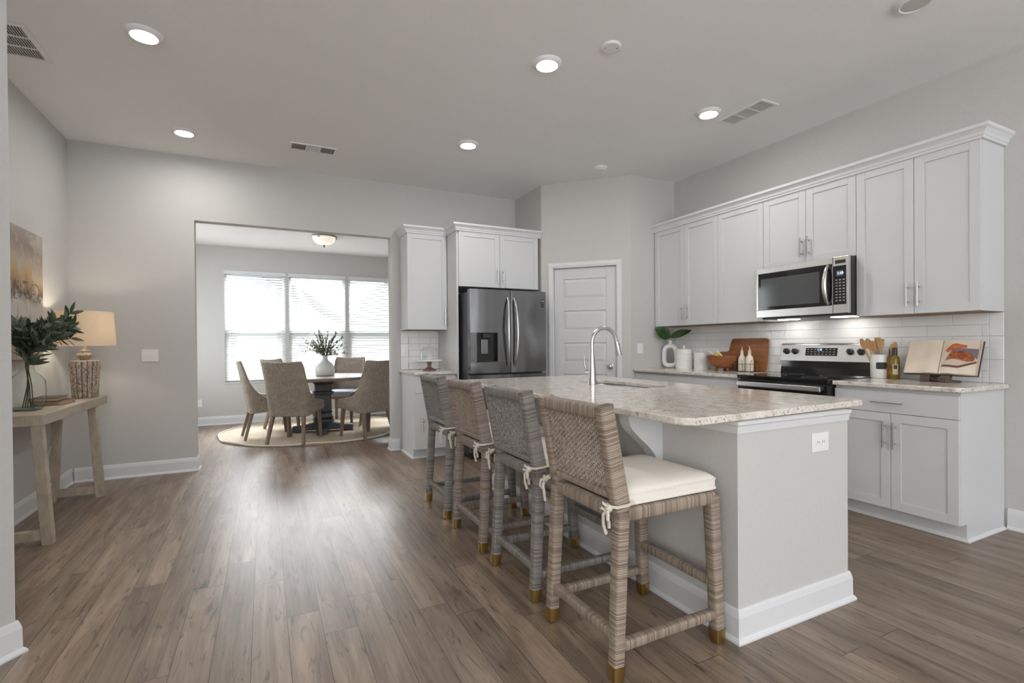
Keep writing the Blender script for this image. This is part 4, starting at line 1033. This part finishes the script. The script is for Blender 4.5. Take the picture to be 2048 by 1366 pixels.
b.add(vs, fs); b.lathe([(.03, .255), (.018, .275), (.015, .31), (.011, .31), (.012, .275)], (0, 0, 0), 20); b.build('body', ceramic_matte, t, smooth=True)
def big_leaf(label, d, L, wd, curl, base_):
    t = thing('tropical_leaf', label, 'leaf', base_)
    b = MB(); leaf(b, (0, 0, .055), d, L, wd, up=(-.62, -.72, .35), fold=.25, seg=10, curl=curl); b.build('blade', leaf_bright, t, smooth=True)
    dv = Vector(d).normalized(); b = MB().tube([(0, 0, -.03), (0, 0, .03), tuple(Vector((0, 0, .055)))], .0035, 6)
    b.build('stem', leaf_vein, t)
LB = (4.075, 4.205, Z + .29)
big_leaf('broad green leaf drooping left from the white ring vase', (-.62, .22, .38), .2, .15, .02, LB)
big_leaf('narrower green leaf reaching right from the white ring vase', (.25, -.8, .26), .25, .085, .1, LB)
def canister(label, x, y, r, h):
    t = thing('canister', label, 'canister', (x, y, Z))
    prof = [(0, 0), (r * .97, 0)]
    nz = 60
    for i in range(nz + 1):
        zz = .006 + (h - .012) * i / nz; prof.append((r * (1 + .012 * math.sin(i * 1.05) * (1 if i > 10 else 0)), zz))
    prof += [(r * .97, h), (0, h)]
    MB().lathe(prof, n=40).build('body', ceramic_white, t, smooth=True)
    MB().lathe([(0, h), (r * 1.01, h), (r * 1.03, h + .006), (r * 1.0, h + .014), (r * .5, h + .022), (.012, h + .024), (.009, h + .032), (.016, h + .044), (.012, h + .054), (0, h + .056)], n=40).build('lid', ceramic_white, t, smooth=40)
canister('large white ribbed canister with knob lid beside ring vase', 4.06, 3.985, .088, .195)
canister('smaller white ribbed canister between large canister and wooden bowl', 4.11, 3.80, .071, .16)
t = thing('wooden_bowl', 'red-brown footed wooden bowl in front of cutting board', 'bowl', (4.04, 3.46, Z))
MB().lathe([(0, .028), (.06, .03), (.105, .05), (.138, .085), (.152, .125), (.155, .152), (.147, .152), (.138, .11), (.1, .06), (0, .042)], n=48).build('body', bowl_wood, t, smooth=50)
for k in range(3):
    a = 2 * PI * k / 3 + .4; MB().lathe([(0, 0), (.012, 0), (.016, .012), (.012, .028), (.02, .045), (0, .05)], (.058 * math.cos(a), .058 * math.sin(a), 0), 14).build('foot', bowl_wood, t, smooth=True)
for k, (dy, l) in enumerate(((.05, 'pale serving utensil handle sticking left out of wooden bowl'), (-.0, 'short pale utensil beside the long handle in wooden bowl'))):
    tag(MB(TR((4.04, 3.46, Z + .02))).tube([(-.01, -.03 + dy, .075), (-.02, .03 + dy, .13), (-.02, .1 + dy, .165 + k * .01)] if k == 0 else [(0, -.05, .07), (-.01, 0.01, .13), (-.01, .07, .18)], [.012, .01, .008], 10).build('serving_utensil', cream_ceramic, smooth=True), l, 'utensil')
tag(MB(TR((4.0, 3.50, Z + .15))).lathe([(.0, -.03), (.02, -.022), (.028, 0), (.02, .022), (.006, .03), (0, .034)], n=20).build('lemon', plain('yellow_lemon_skin', (.62, .42, .07), .45), smooth=True), 'yellow lemon showing over the rim of the wooden bowl', 'lemon')
# cutting board leaning on the tiles
TLT = math.radians(7)
BM_ = TR((4.196, 3.10, Z + .004)) @ Matrix.Rotation(TLT, 4, 'Y')
o = bpy.data.objects.new('x', None); bpy.data.objects.remove(o)
body = rrect(0, 0, .43, .315, .025, 4, rs=(.025, .025, .015, .015))
P = []
for k, (y, z) in enumerate(body):
    P.append((y, z))
# outline with paddle handle on the left (+y) side
P = [(.0, .02), (.012, .004), (.03, 0), (.40, 0), (.418, .006), (.425, .02), (.425, .10), (.44, .118), (.52, .118), (.552, .128), (.565, .148), (.555, .172), (.53, .182), (.455, .182), (.432, .195), (.412, .29), (.405, .307), (.385, .315), (.03, .315), (.008, .307), (0, .29)]
cb = MB(BM_).prism(P, -.009, .009, 'x').build('cutting_board', acacia, bevel=.003)
tag(cb, 'brown wooden paddle cutting board leaning on the tiles', 'cutting board')
MB(BM_ @ TR((-.0092, .535, .15)) @ Matrix.Rotation(-PI / 2, 4, 'Y')).lathe([(.007, 0), (.012, 0), (.012, .0015), (.007, .0015), (.007, 0)], n=18).build('hanging_hole', copper, cb)
# oil cruets in a wire caddy
t = thing('wire_caddy', 'black wire caddy holding two cream bottles', 'caddy', (4.075, 3.228, Z))
b = MB(); wr = .0025
for z in (.004, .075): b.tube([(-.045, -.085, z), (.045, -.085, z), (.045, .085, z), (-.045, .085, z)], wr, 6, closed=True)
for x, y in ((-.045, -.085), (.045, -.085), (.045, .085), (-.045, .085), (-.045, 0), (.045, 0)): b.tube([(x, y, .004), (x, y, .075)], wr, 6)
for y in (-.085, -.03, .03, .085): b.tube([(-.045, y, .004), (.045, y, .004)], wr, 6)
b.tube([(-.045, -.085, .075), (-.06, -.1, .1), (-.045, -.1, .115), (-.03, -.09, .1)], wr, 6); b.tube([(-.045, 0, .075), (-.05, 0, .1), (-.045, .012, .118)], wr, 6)
b.build('wire', chrome_dark, t, smooth=True)
for dy, l in ((.041, 'cream oil bottle with copper spout, left one in wire caddy'), (-.041, 'cream oil bottle with copper spout, right one in wire caddy')):
    t = thing('oil_bottle', l, 'bottle', (4.075, 3.228 + dy, Z + .0075), 0, 'cream bottles in the caddy')
    MB().lathe([(0, 0), (.032, 0), (.035, .004), (.035, .105), (.028, .135), (.015, .15), (.0135, .19), (.016, .194), (0, .194)], n=28).build('body', cream_ceramic, t, smooth=50)
    MB().lathe([(0, .194), (.014, .194), (.012, .205), (.006, .208), (.006, .225), (0, .225)], n=14).tube([(0, 0, .222), (-.006, .004, .232), (-.008, .014, .238)], [.007, .006, .005], 8).build('spout', copper, t, smooth=True)
# utensil crock and wooden spoons
CXY = (4.165, 2.128)
t = thing('utensil_crock', 'white crock with black chalk label holding wooden utensils', 'crock', (*CXY, Z))
MB().lathe([(0, 0), (.054, 0), (.06, .006), (.061, .15), (.056, .165), (.058, .178), (.051, .178), (.05, .165), (.053, .15), (.053, .012), (0, .01)], n=40).build('body', ceramic_white, t, smooth=50)
b = MB(); n = 10; vs = []; fs = []
for k in range(n + 1):
    a = math.radians(185 + 62 * k / n); e = .006 if k in (0, n) else (0 if k % 2 else .003)
    vs += [(.0618 * math.cos(a), .0618 * math.sin(a), .068 + e), (.0618 * math.cos(a), .0618 * math.sin(a), .122 - e)]
    if k: fs.append((2 * k - 2, 2 * k, 2 * k + 1, 2 * k - 1))
b.add(vs, fs).build('chalk_label', chalk, t)
sp = [((-.02, .03), (-.06, .10), .30, 'wooden spoon leaning farthest left in the crock'), ((-.005, .02), (-.05, .062), .30, 'wooden spoon second from left in the crock'), ((.01, .015), (-.04, .035), .28, 'wooden spatula third from left in the crock'),
      ((.015, -.0), (-.02, .005), .305, 'slotted wooden fork upright in the middle of the crock'), ((-.01, -.01), (-.03, -.02), .295, 'wooden spatula upright just right of the slotted fork'), ((.01, -.03), (-.03, -.12), .27, 'wooden spoon leaning right behind the oil bottles')]
for k, (p, q, h_, l) in enumerate(sp):
    t = thing('wooden_utensil', l, 'utensil', (*CXY, Z), 0, 'wooden utensils in the crock')
    a = Vector((p[0] * .6, p[1] * .6, .014)); e = Vector((q[0], q[1], h_)); d = (e - a).normalized()
    MB().tube([tuple(a), tuple(a.lerp(e, .72))], .0055, 8).build('handle', spoon_wood, t, smooth=True)
    c = a.lerp(e, .70); S = Vector((0, 1, 0)); S = (S - d * S.dot(d)).normalized(); N = S.cross(d); wd = .024 if k % 3 else .02; vs = []; fs = []; L = (e - c).length; sg = 8
    for i in range(sg + 1):
        s = i / sg; hw = .006 + (wd - .006) * math.sin(PI * min(.5, s * .8)) if k in (2, 3, 4) else .006 + (wd - .006) * math.sin(PI * s) ** .8 * (1 if s < 1 else 0)
        cc = c + d * (L * s)
        for sx_ in (-1, 1):
            for nx in (-.003, .003): vs.append(tuple(cc + S * hw * sx_ + N * nx))
    for i in range(sg):
        o_ = i * 4; fs += [(o_, o_ + 4, o_ + 6, o_ + 2), (o_ + 1, o_ + 3, o_ + 7, o_ + 5), (o_, o_ + 1, o_ + 5, o_ + 4), (o_ + 2, o_ + 6, o_ + 7, o_ + 3)]
    fs += [(0, 2, 3, 1), (sg * 4, sg * 4 + 1, sg * 4 + 3, sg * 4 + 2)]
    MB().add(vs, fs).build('bowl', spoon_wood, t, smooth=50)
for x, y, m_, h_, lab, l in ((4.16, 2.048, oil_amber, .172, label_orange, 'amber oil bottle with orange label beside the crock'), (4.125, 2.008, oil_green, .175, label_cream, 'golden oil bottle with dark label beside the cookbook')):
    t = thing('glass_oil_bottle', l, 'bottle', (x, y, Z))
    MB().lathe([(0, 0), (.026, 0), (.029, .004), (.029, h_ - .03), (.024, h_ - .012), (.014, h_), (.013, h_ + .015), (0, h_ + .015)], n=28).build('body', m_, t, smooth=50)
    MB().lathe([(0, h_), (.0155, h_), (.0155, h_ + .05), (.013, h_ + .055), (0, h_ + .055)], n=20).build('cap', black_plastic, t, smooth=40)
    for za, zb, mm in ((.035, .11, lab), (.075, .105, label_dark if lab is label_cream else label_orange)):
        b = MB(); vs = []; fs = []
        for k in range(7):
            a = math.radians(178 + 66 * k / 6) if mm is lab else math.radians(190 + 40 * k / 6); r_ = .0294 if mm is lab else .0298
            vs += [(r_ * math.cos(a), r_ * math.sin(a), za), (r_ * math.cos(a), r_ * math.sin(a), zb)]
            if k: fs.append((2 * k - 2, 2 * k, 2 * k + 1, 2 * k - 1))
        b.add(vs, fs).build('label', mm, t)
# open cookbook on a wooden stand
KM = TR((4.075, 1.722, Z + .045)) @ RZ(RW + math.radians(2)) @ Matrix.Rotation(math.radians(-24), 4, 'X')
t = thing('cookbook', 'open cookbook showing a food photograph, right of oil bottles', 'book', (0, 0, 0)); t.matrix_world = KM
ck = KM.inverted()
def pageblock(s):   # s=-1 left, 1 right; local x across, z up the page, y depth
    n = 10; prof = []
    for i in range(n + 1):
        u = i / n; prof.append((s * (.002 + .196 * u), -.028 + .018 * abs(u - .3) ** 1.4 - (.012 if u > 0 else 0) * math.sin(PI * min(1, u * 2.2)) * .6))
    th = .018 if s < 0 else .03
    return prof, [(s * .198, -.028 + th), (s * .002, -.006)]
for s, nm in ((-1, 'left_pages'), (1, 'right_pages')):
    prof, back = pageblock(s)
    pg = MB().prism(prof + back, .004, .246, 'z').build(nm, paper, t, smooth=30)
    x_ = s * .1985
    MB().box(min(x_, x_ - s * .002), max(x_, x_ - s * .002), -.021, back[0][1] - .0005, .004, .246).build('page_edges', paper_edge, pg)
MB().box(-.204, .204, .006, .009, 0, .25).build('cover', book_dark, t)
prof, _ = pageblock(1)
def py(x):
    x = max(.003, min(.197, x))
    for (xa, ya), (xb, yb) in zip(prof, prof[1:]):
        if xa <= x <= xb: return ya + (yb - ya) * (x - xa) / (xb - xa)
    return prof[-1][1]
def printed(name, pts, mat, lift):
    # thin printed patch following the page, cut into vertical strips
    xs_ = sorted(p[0] for p in pts); x0, x1 = xs_[0], xs_[-1]; N_ = 24; vs = []; fs = []
    def span(x):
        zs_ = []
        for (a, c), (e, f) in zip(pts, pts[1:] + pts[:1]):
            if (a <= x < e) or (e <= x < a): zs_.append(c + (f - c) * (x - a) / (e - a))
        return (min(zs_), max(zs_)) if len(zs_) > 1 else None
    for i in range(N_ + 1):
        x = x0 + (x1 - x0) * (i + (.02 if i == 0 else -.02 if i == N_ else 0)) / N_; sp_ = span(x) or (pts[0][1], pts[0][1])
        y = py(x) - lift; vs += [(x, y, sp_[0]), (x, y, sp_[1])]
        if i: fs.append((2 * i - 2, 2 * i, 2 * i + 1, 2 * i - 1))
    MB().add(vs, fs).build(name, mat, rp, smooth=True)
rp = [o for o in t.children if o.name.startswith('right_pages')][0]
ell = lambda cx, cz, a, c, r=0, n=18: [(cx + a * math.cos(2 * PI * k / n) * math.cos(r) - c * math.sin(2 * PI * k / n) * math.sin(r), cz + a * math.cos(2 * PI * k / n) * math.sin(r) + c * math.sin(2 * PI * k / n) * math.cos(r)) for k in range(n)]
printed('printed_cloth', [(.06, .19), (.19, .185), (.19, .115), (.10, .06), (.04, .10)], plain('mauve_print', (.19, .14, .19), .5), .0006)
printed('printed_plate', ell(.10, .09, .09, .042, .25), plain('cream_print', (.56, .46, .36), .5), .0010)
printed('printed_rim', [(.01, .052), (.10, .046), (.19, .085), (.19, .098), (.10, .062), (.012, .066)], plain('plum_print', (.15, .05, .05), .5), .0014)
printed('printed_food', [(.045, .14), (.06, .17), (.085, .165), (.12, .17), (.15, .155), (.178, .12), (.175, .10), (.14, .092), (.10, .105), (.07, .11), (.03, .095)], speck('roast_print', (.16, .025, .008), (.48, .15, .04), 60, .4), .0018)
printed('printed_napkin', [(.02, .17), (.055, .215), (.075, .22), (.13, .208), (.13, .192), (.085, .188), (.06, .175), (.04, .15)], speck('orange_print', (.42, .09, .02), (.55, .16, .05), 40, .5), .0020)
t = thing('book_stand', 'dark wooden book stand under the open cookbook', 'book stand', (4.09, 1.72, Z), RW)
for x in (-.085, .06):
    b = MB(TR((x, 0, 0)) @ RZ(.35 if x < 0 else -.3)); b.prism([(-.075, 0), (.05, 0), (.05, .012), (-.02, .018), (-.05, .048), (-.085, .03)], -.026, .026, 'x'); b.build('foot', stand_wood, t, bevel=.002)
MB().prism([(.0, .0), (.02, .0), (.10, .2), (.085, .2)], -.07, .05, 'x').build('rest', stand_wood, t)

# ------------------------------------------------------------------ console corner
TX0, TX1, TY0, TY1, TT = XL + .02, -1.215, 3.99, 5.37, .80
t = thing('console_table', 'light weathered wood console table against the left wall', 'console table', (XL + .02, 4.02, 0))
MB().box(TX0, TX1, TY0, TY1, TT - .068, TT).build('tabletop', oak_grey, t, world=True, bevel=.004)
for y in (4.02, 5.10):
    MB().bar((-1.205, y + .0, 0), (-1.25, y, TT - .068), .055, .055, (1, 0, 0), .06).build('leg', oak_grey, t, world=True)
    MB().bar((-1.50, y, 0), (-1.465, y, TT - .068), .055, .055, (1, 0, 0), .06).build('leg', oak_grey, t, world=True)
    MB().box(-1.475, -1.235, y - .022, y + .022, .03, .09).build('stretcher', oak_grey, t, world=True, bevel=.003)
LX, LY = -1.315, 5.185
distress, _nt, _b = new_mat('distressed_whitewash'); _v = objco(_nt)
_n = noise(_nt, scl(_nt, _v, (1, 1, .3)), 150, 5, .75)
_ox, _oy, _oz = sepx(_nt, _v); _gr = mth(_nt, 'ABSOLUTE', mth(_nt, 'SINE', mth(_nt, 'MULTIPLY', mth(_nt, 'ARCTAN2', _oy, _ox), 8.0)))
_n = mth(_nt, 'ADD', _n, mth(_nt, 'MULTIPLY', mth(_nt, 'LESS_THAN', _gr, .22), -.09))
_nt.links.new(ramp(_nt, _n, [(.36, (.06, .05, .045)), (.45, (.26, .21, .17)), (.54, (.52, .44, .36)), (.75, (.62, .54, .46))]), _b.inputs['Base Color']); _b.inputs['Roughness'].default_value = .8; bump(_nt, _b, _n, .3)
t = thing('table_lamp', 'lit table lamp with linen drum shade and distressed ribbed base', 'table lamp', (LX, LY, TT))
flute = lambda k: (lambda a, z: 1 - .05 * abs(math.sin(a * k / 2)) ** .0 * (1 - abs(math.cos(a * k / 2)) ** .5) * 2.2)
MB().lathe([(0, 0), (.082, 0), (.084, .01), (.095, .2), (.102, .285), (.096, .30), (.06, .305), (0, .305)], n=224, rib=lambda a, z: 1 - .12 * (1 - abs(math.sin(a * 8)) ** .6)).build('base', distress, t, smooth=60)
MB().lathe([(.03, .305), (.034, .32), (.05, .332), (.054, .345), (.048, .36), (.03, .366), (.026, .375), (.034, .38), (.012, .395), (.012, .42), (0, .42)], n=96, rib=lambda a, z: 1 - (.06 * (1 - abs(math.sin(a * 10)) ** .5) if .318 < z < .363 else 0)).build('neck', distress, t, smooth=60)
SB, STP = .425, .70
MB().lathe([(.205, SB), (.188, STP), (.186, STP), (.203, SB), (.205, SB)], n=64).build('shade', shade_linen, t, smooth=40)
b = MB().tube([(0, 0, .41), (0, 0, STP + .005)], .004, 8)
for k in range(3): a = 2 * PI * k / 3; b.tube([(0, 0, STP - .01), (.186 * math.cos(a), .186 * math.sin(a), STP - .01)], .0025, 6)
b.build('harp', brass, t); MB().lathe([(0, STP + .005), (.02, STP + .006), (.022, STP + .016), (.012, STP + .022), (0, STP + .024)], n=18).build('finial', distress, t, smooth=True)
MB().sphere((0, 0, .52), .028, 12).build('bulb', glow('warm_bulb', (1, .82, .6), 8), t, smooth=True)
MB().tube([(-.06, .0, .0), (-.17, .02, .004), (-.195, .03, -.1), (-.185, -.1, -.35), (-.19, -.2, -.46), (-.185, -.22, -.6), (-.19, .0, -.72)], .003, 6).build('cord', plate_white, t, smooth=True)
l = bpy.data.lights.new('lamp_bulb_light', 'POINT'); l.energy = LAMP; l.color = (1, .88, .70); l.shadow_soft_size = .03
o = bpy.data.objects.new('lamp_bulb_light', l); o.location = (LX, LY, TT + .585); col.objects.link(o)
# books
for k, (x, y, z, a, wd, ln, th, mat, l) in enumerate(((-1.375, 4.72, TT, -.05, .17, .25, .03, book_brown, 'brown book lying under the darker book on the console'), (-1.392, 4.69, TT + .0305, .02, .155, .225, .026, book_dark, 'dark book on top of the brown book on the console'))):
    t = thing('book', l, 'book', (x, y, z), a)
    MB().box(-wd / 2 + .004, wd / 2 - .005, -ln / 2 + .005, ln / 2 - .005, .003, th - .003).build('pages', book_pages, t)
    MB().box(-wd / 2, wd / 2, -ln / 2, ln / 2, 0, .003).box(-wd / 2, wd / 2, -ln / 2, ln / 2, th - .003, th).box(-wd / 2, -wd / 2 + .004, -ln / 2, ln / 2, .003, th - .003).build('cover', mat, t)
# glass vase with olive branches
GX, GY = -1.395, 4.33
t = thing('glass_vase', 'clear green-tinted glass bottle vase on the console', 'vase', (GX, GY, TT))
prof = [(0, .006), (.06, .006), (.079, .02), (.09, .06), (.092, .15), (.088, .19), (.068, .225), (.04, .25), (.032, .27), (.032, .305), (.036, .312)]
MB().lathe(prof, n=44).build('glass', vase_glass, t, smooth=True)
MB().lathe([(0, 0), (.058, 0), (.074, .010), (.078, .019), (.058, .012), (0, .010)], n=44).build('base', water_green, t, smooth=True)
rnd = random.Random(5)
br = [((.16, .30, .42), .52, 'olive branch reaching right across the lampshade'), ((.10, .16, .5), .46, 'olive branch rising highest from the glass vase'), ((-.03, -.1, .42), .38, 'olive branch leaning left behind the foreground wall'), ((.12, -.10, .33), .40, 'olive branch spreading low at the front of the vase'), ((.02, .05, .45), .36, 'short olive branch in the middle of the vase')]
for bi, (d, L, l) in enumerate(br):
    t = thing('olive_branch', l, 'branch', (GX, GY, TT), 0, 'olive branches in the glass vase')
    d = Vector(d).normalized(); bs = Vector((-.035 + .018 * bi, .03 - .015 * bi, .014)); nk = Vector((.008 * math.cos(bi * 1.3), .008 * math.sin(bi * 1.3), .30))
    P = [bs, bs.lerp(nk, .5) + Vector((.008, .0, 0)), nk]
    for k in range(1, 9):
        s = k / 8; P.append(nk + Vector((d.x * L * s, d.y * L * s, d.z * L * s * (1 - .35 * s))))
    st = MB().tube([tuple(p) for p in P], [.0032] * 4 + [.0025] * (len(P) - 4), 6); lv, lp = MB(), MB()
    subs = [(P[2:], 1.0)]
    for q in range(4):
        i0 = 4 + q; dd = (d + Vector((rnd.uniform(-.6, .6), rnd.uniform(-.6, .6), rnd.uniform(-.3, .4)))).normalized(); LL = L * rnd.uniform(.3, .5)
        S_ = [P[i0] + dd * LL * k / 5 - Vector((0, 0, .03 * (k / 5) ** 2)) for k in range(6)]; st.tube([tuple(p) for p in S_], .002, 5); subs.append((S_, .9))
    for S_, f in subs:
        for i in range(1, len(S_)):
            for k in range(4):
                c = S_[i - 1].lerp(S_[i], rnd.random()); tg = (S_[i] - S_[i - 1]).normalized()
                a = rnd.uniform(0, 2 * PI); pv = tg.orthogonal().normalized(); pv = Matrix.Rotation(a, 3, tg) @ pv
                leaf(lv if rnd.random() < .72 else lp, c, tg * rnd.uniform(.4, 1.1) + pv * .8, rnd.uniform(.06, .105) * f, rnd.uniform(.019, .027), up=(rnd.uniform(-1, 1), rnd.uniform(-1, 1), rnd.uniform(-.5, 1)), fold=.15, seg=6, curl=rnd.uniform(-.1, .15))
            if rnd.random() < .35: MB().sphere(tuple(S_[i] + Vector((rnd.uniform(-.01, .01), rnd.uniform(-.01, .01), -.009))), .009, 8, 1.3).build('olive', olive_fruit, t, smooth=True)
    st.build('stem', stem_mat, t, smooth=True); lv.build('leaves', leaf_olive, t, smooth=True); lp.build('pale_leaves', leaf_olive_pale, t, smooth=True)
# canvas painting
canvas, _nt, _b = new_mat('painted_canvas'); _v = objco(_nt); _x, _y, _z = sepx(_nt, _v)
_n1 = noise(_nt, scl(_nt, _v, (1, 3.2, 3.2)), 1.6, 5, .6, .4); _n2 = noise(_nt, scl(_nt, _v, (1, 14, 1.2)), 1, 3, .5, .6); _n3 = noise(_nt, scl(_nt, _v, (1, 26, 30)), 1, 3)
_h = mth(_nt, 'ADD', mth(_nt, 'MULTIPLY', _z, 1.08), mth(_nt, 'MULTIPLY', mth(_nt, 'SUBTRACT', _n1, .5), .35))
_c = ramp(_nt, _h, [(0, (.42, .34, .26)), (.18, (.54, .49, .43)), (.44, (.52, .48, .44)), (.50, (.12, .085, .065)), (.55, (.30, .20, .11)), (.64, (.45, .31, .15)), (.74, (.40, .33, .26)), (.86, (.26, .21, .175)), (1, (.36, .31, .27))])
_c = mix(_nt, ramp(_nt, _n1, [(.5, (0, 0, 0)), (.62, (.6, .6, .6))]), _c, (.50, .46, .41))
_tr = mth(_nt, 'MULTIPLY', mth(_nt, 'LESS_THAN', _z, .48), mth(_nt, 'GREATER_THAN', _n2, .62)); _c = mix(_nt, mth(_nt, 'MULTIPLY', _tr, .7), _c, (.20, .15, .12))
_bd = mth(_nt, 'MULTIPLY', mth(_nt, 'MULTIPLY', mth(_nt, 'GREATER_THAN', _z, .42), mth(_nt, 'LESS_THAN', _z, .56)), mth(_nt, 'GREATER_THAN', _n3, .56)); _c = mix(_nt, mth(_nt, 'MULTIPLY', _bd, .7), _c, (.085, .06, .05))
_nt.links.new(_c, _b.inputs['Base Color']); _b.inputs['Roughness'].default_value = .7
o = MB(TR((0, 0, 0))).box(0, .035, 0, 1.0, 0, .93).build('canvas_painting', canvas, bevel=.003); o.location = (XL + .003, 4.02, 1.125)
tag(o, 'unframed canvas painting of golden misty trees above the console', 'painting')
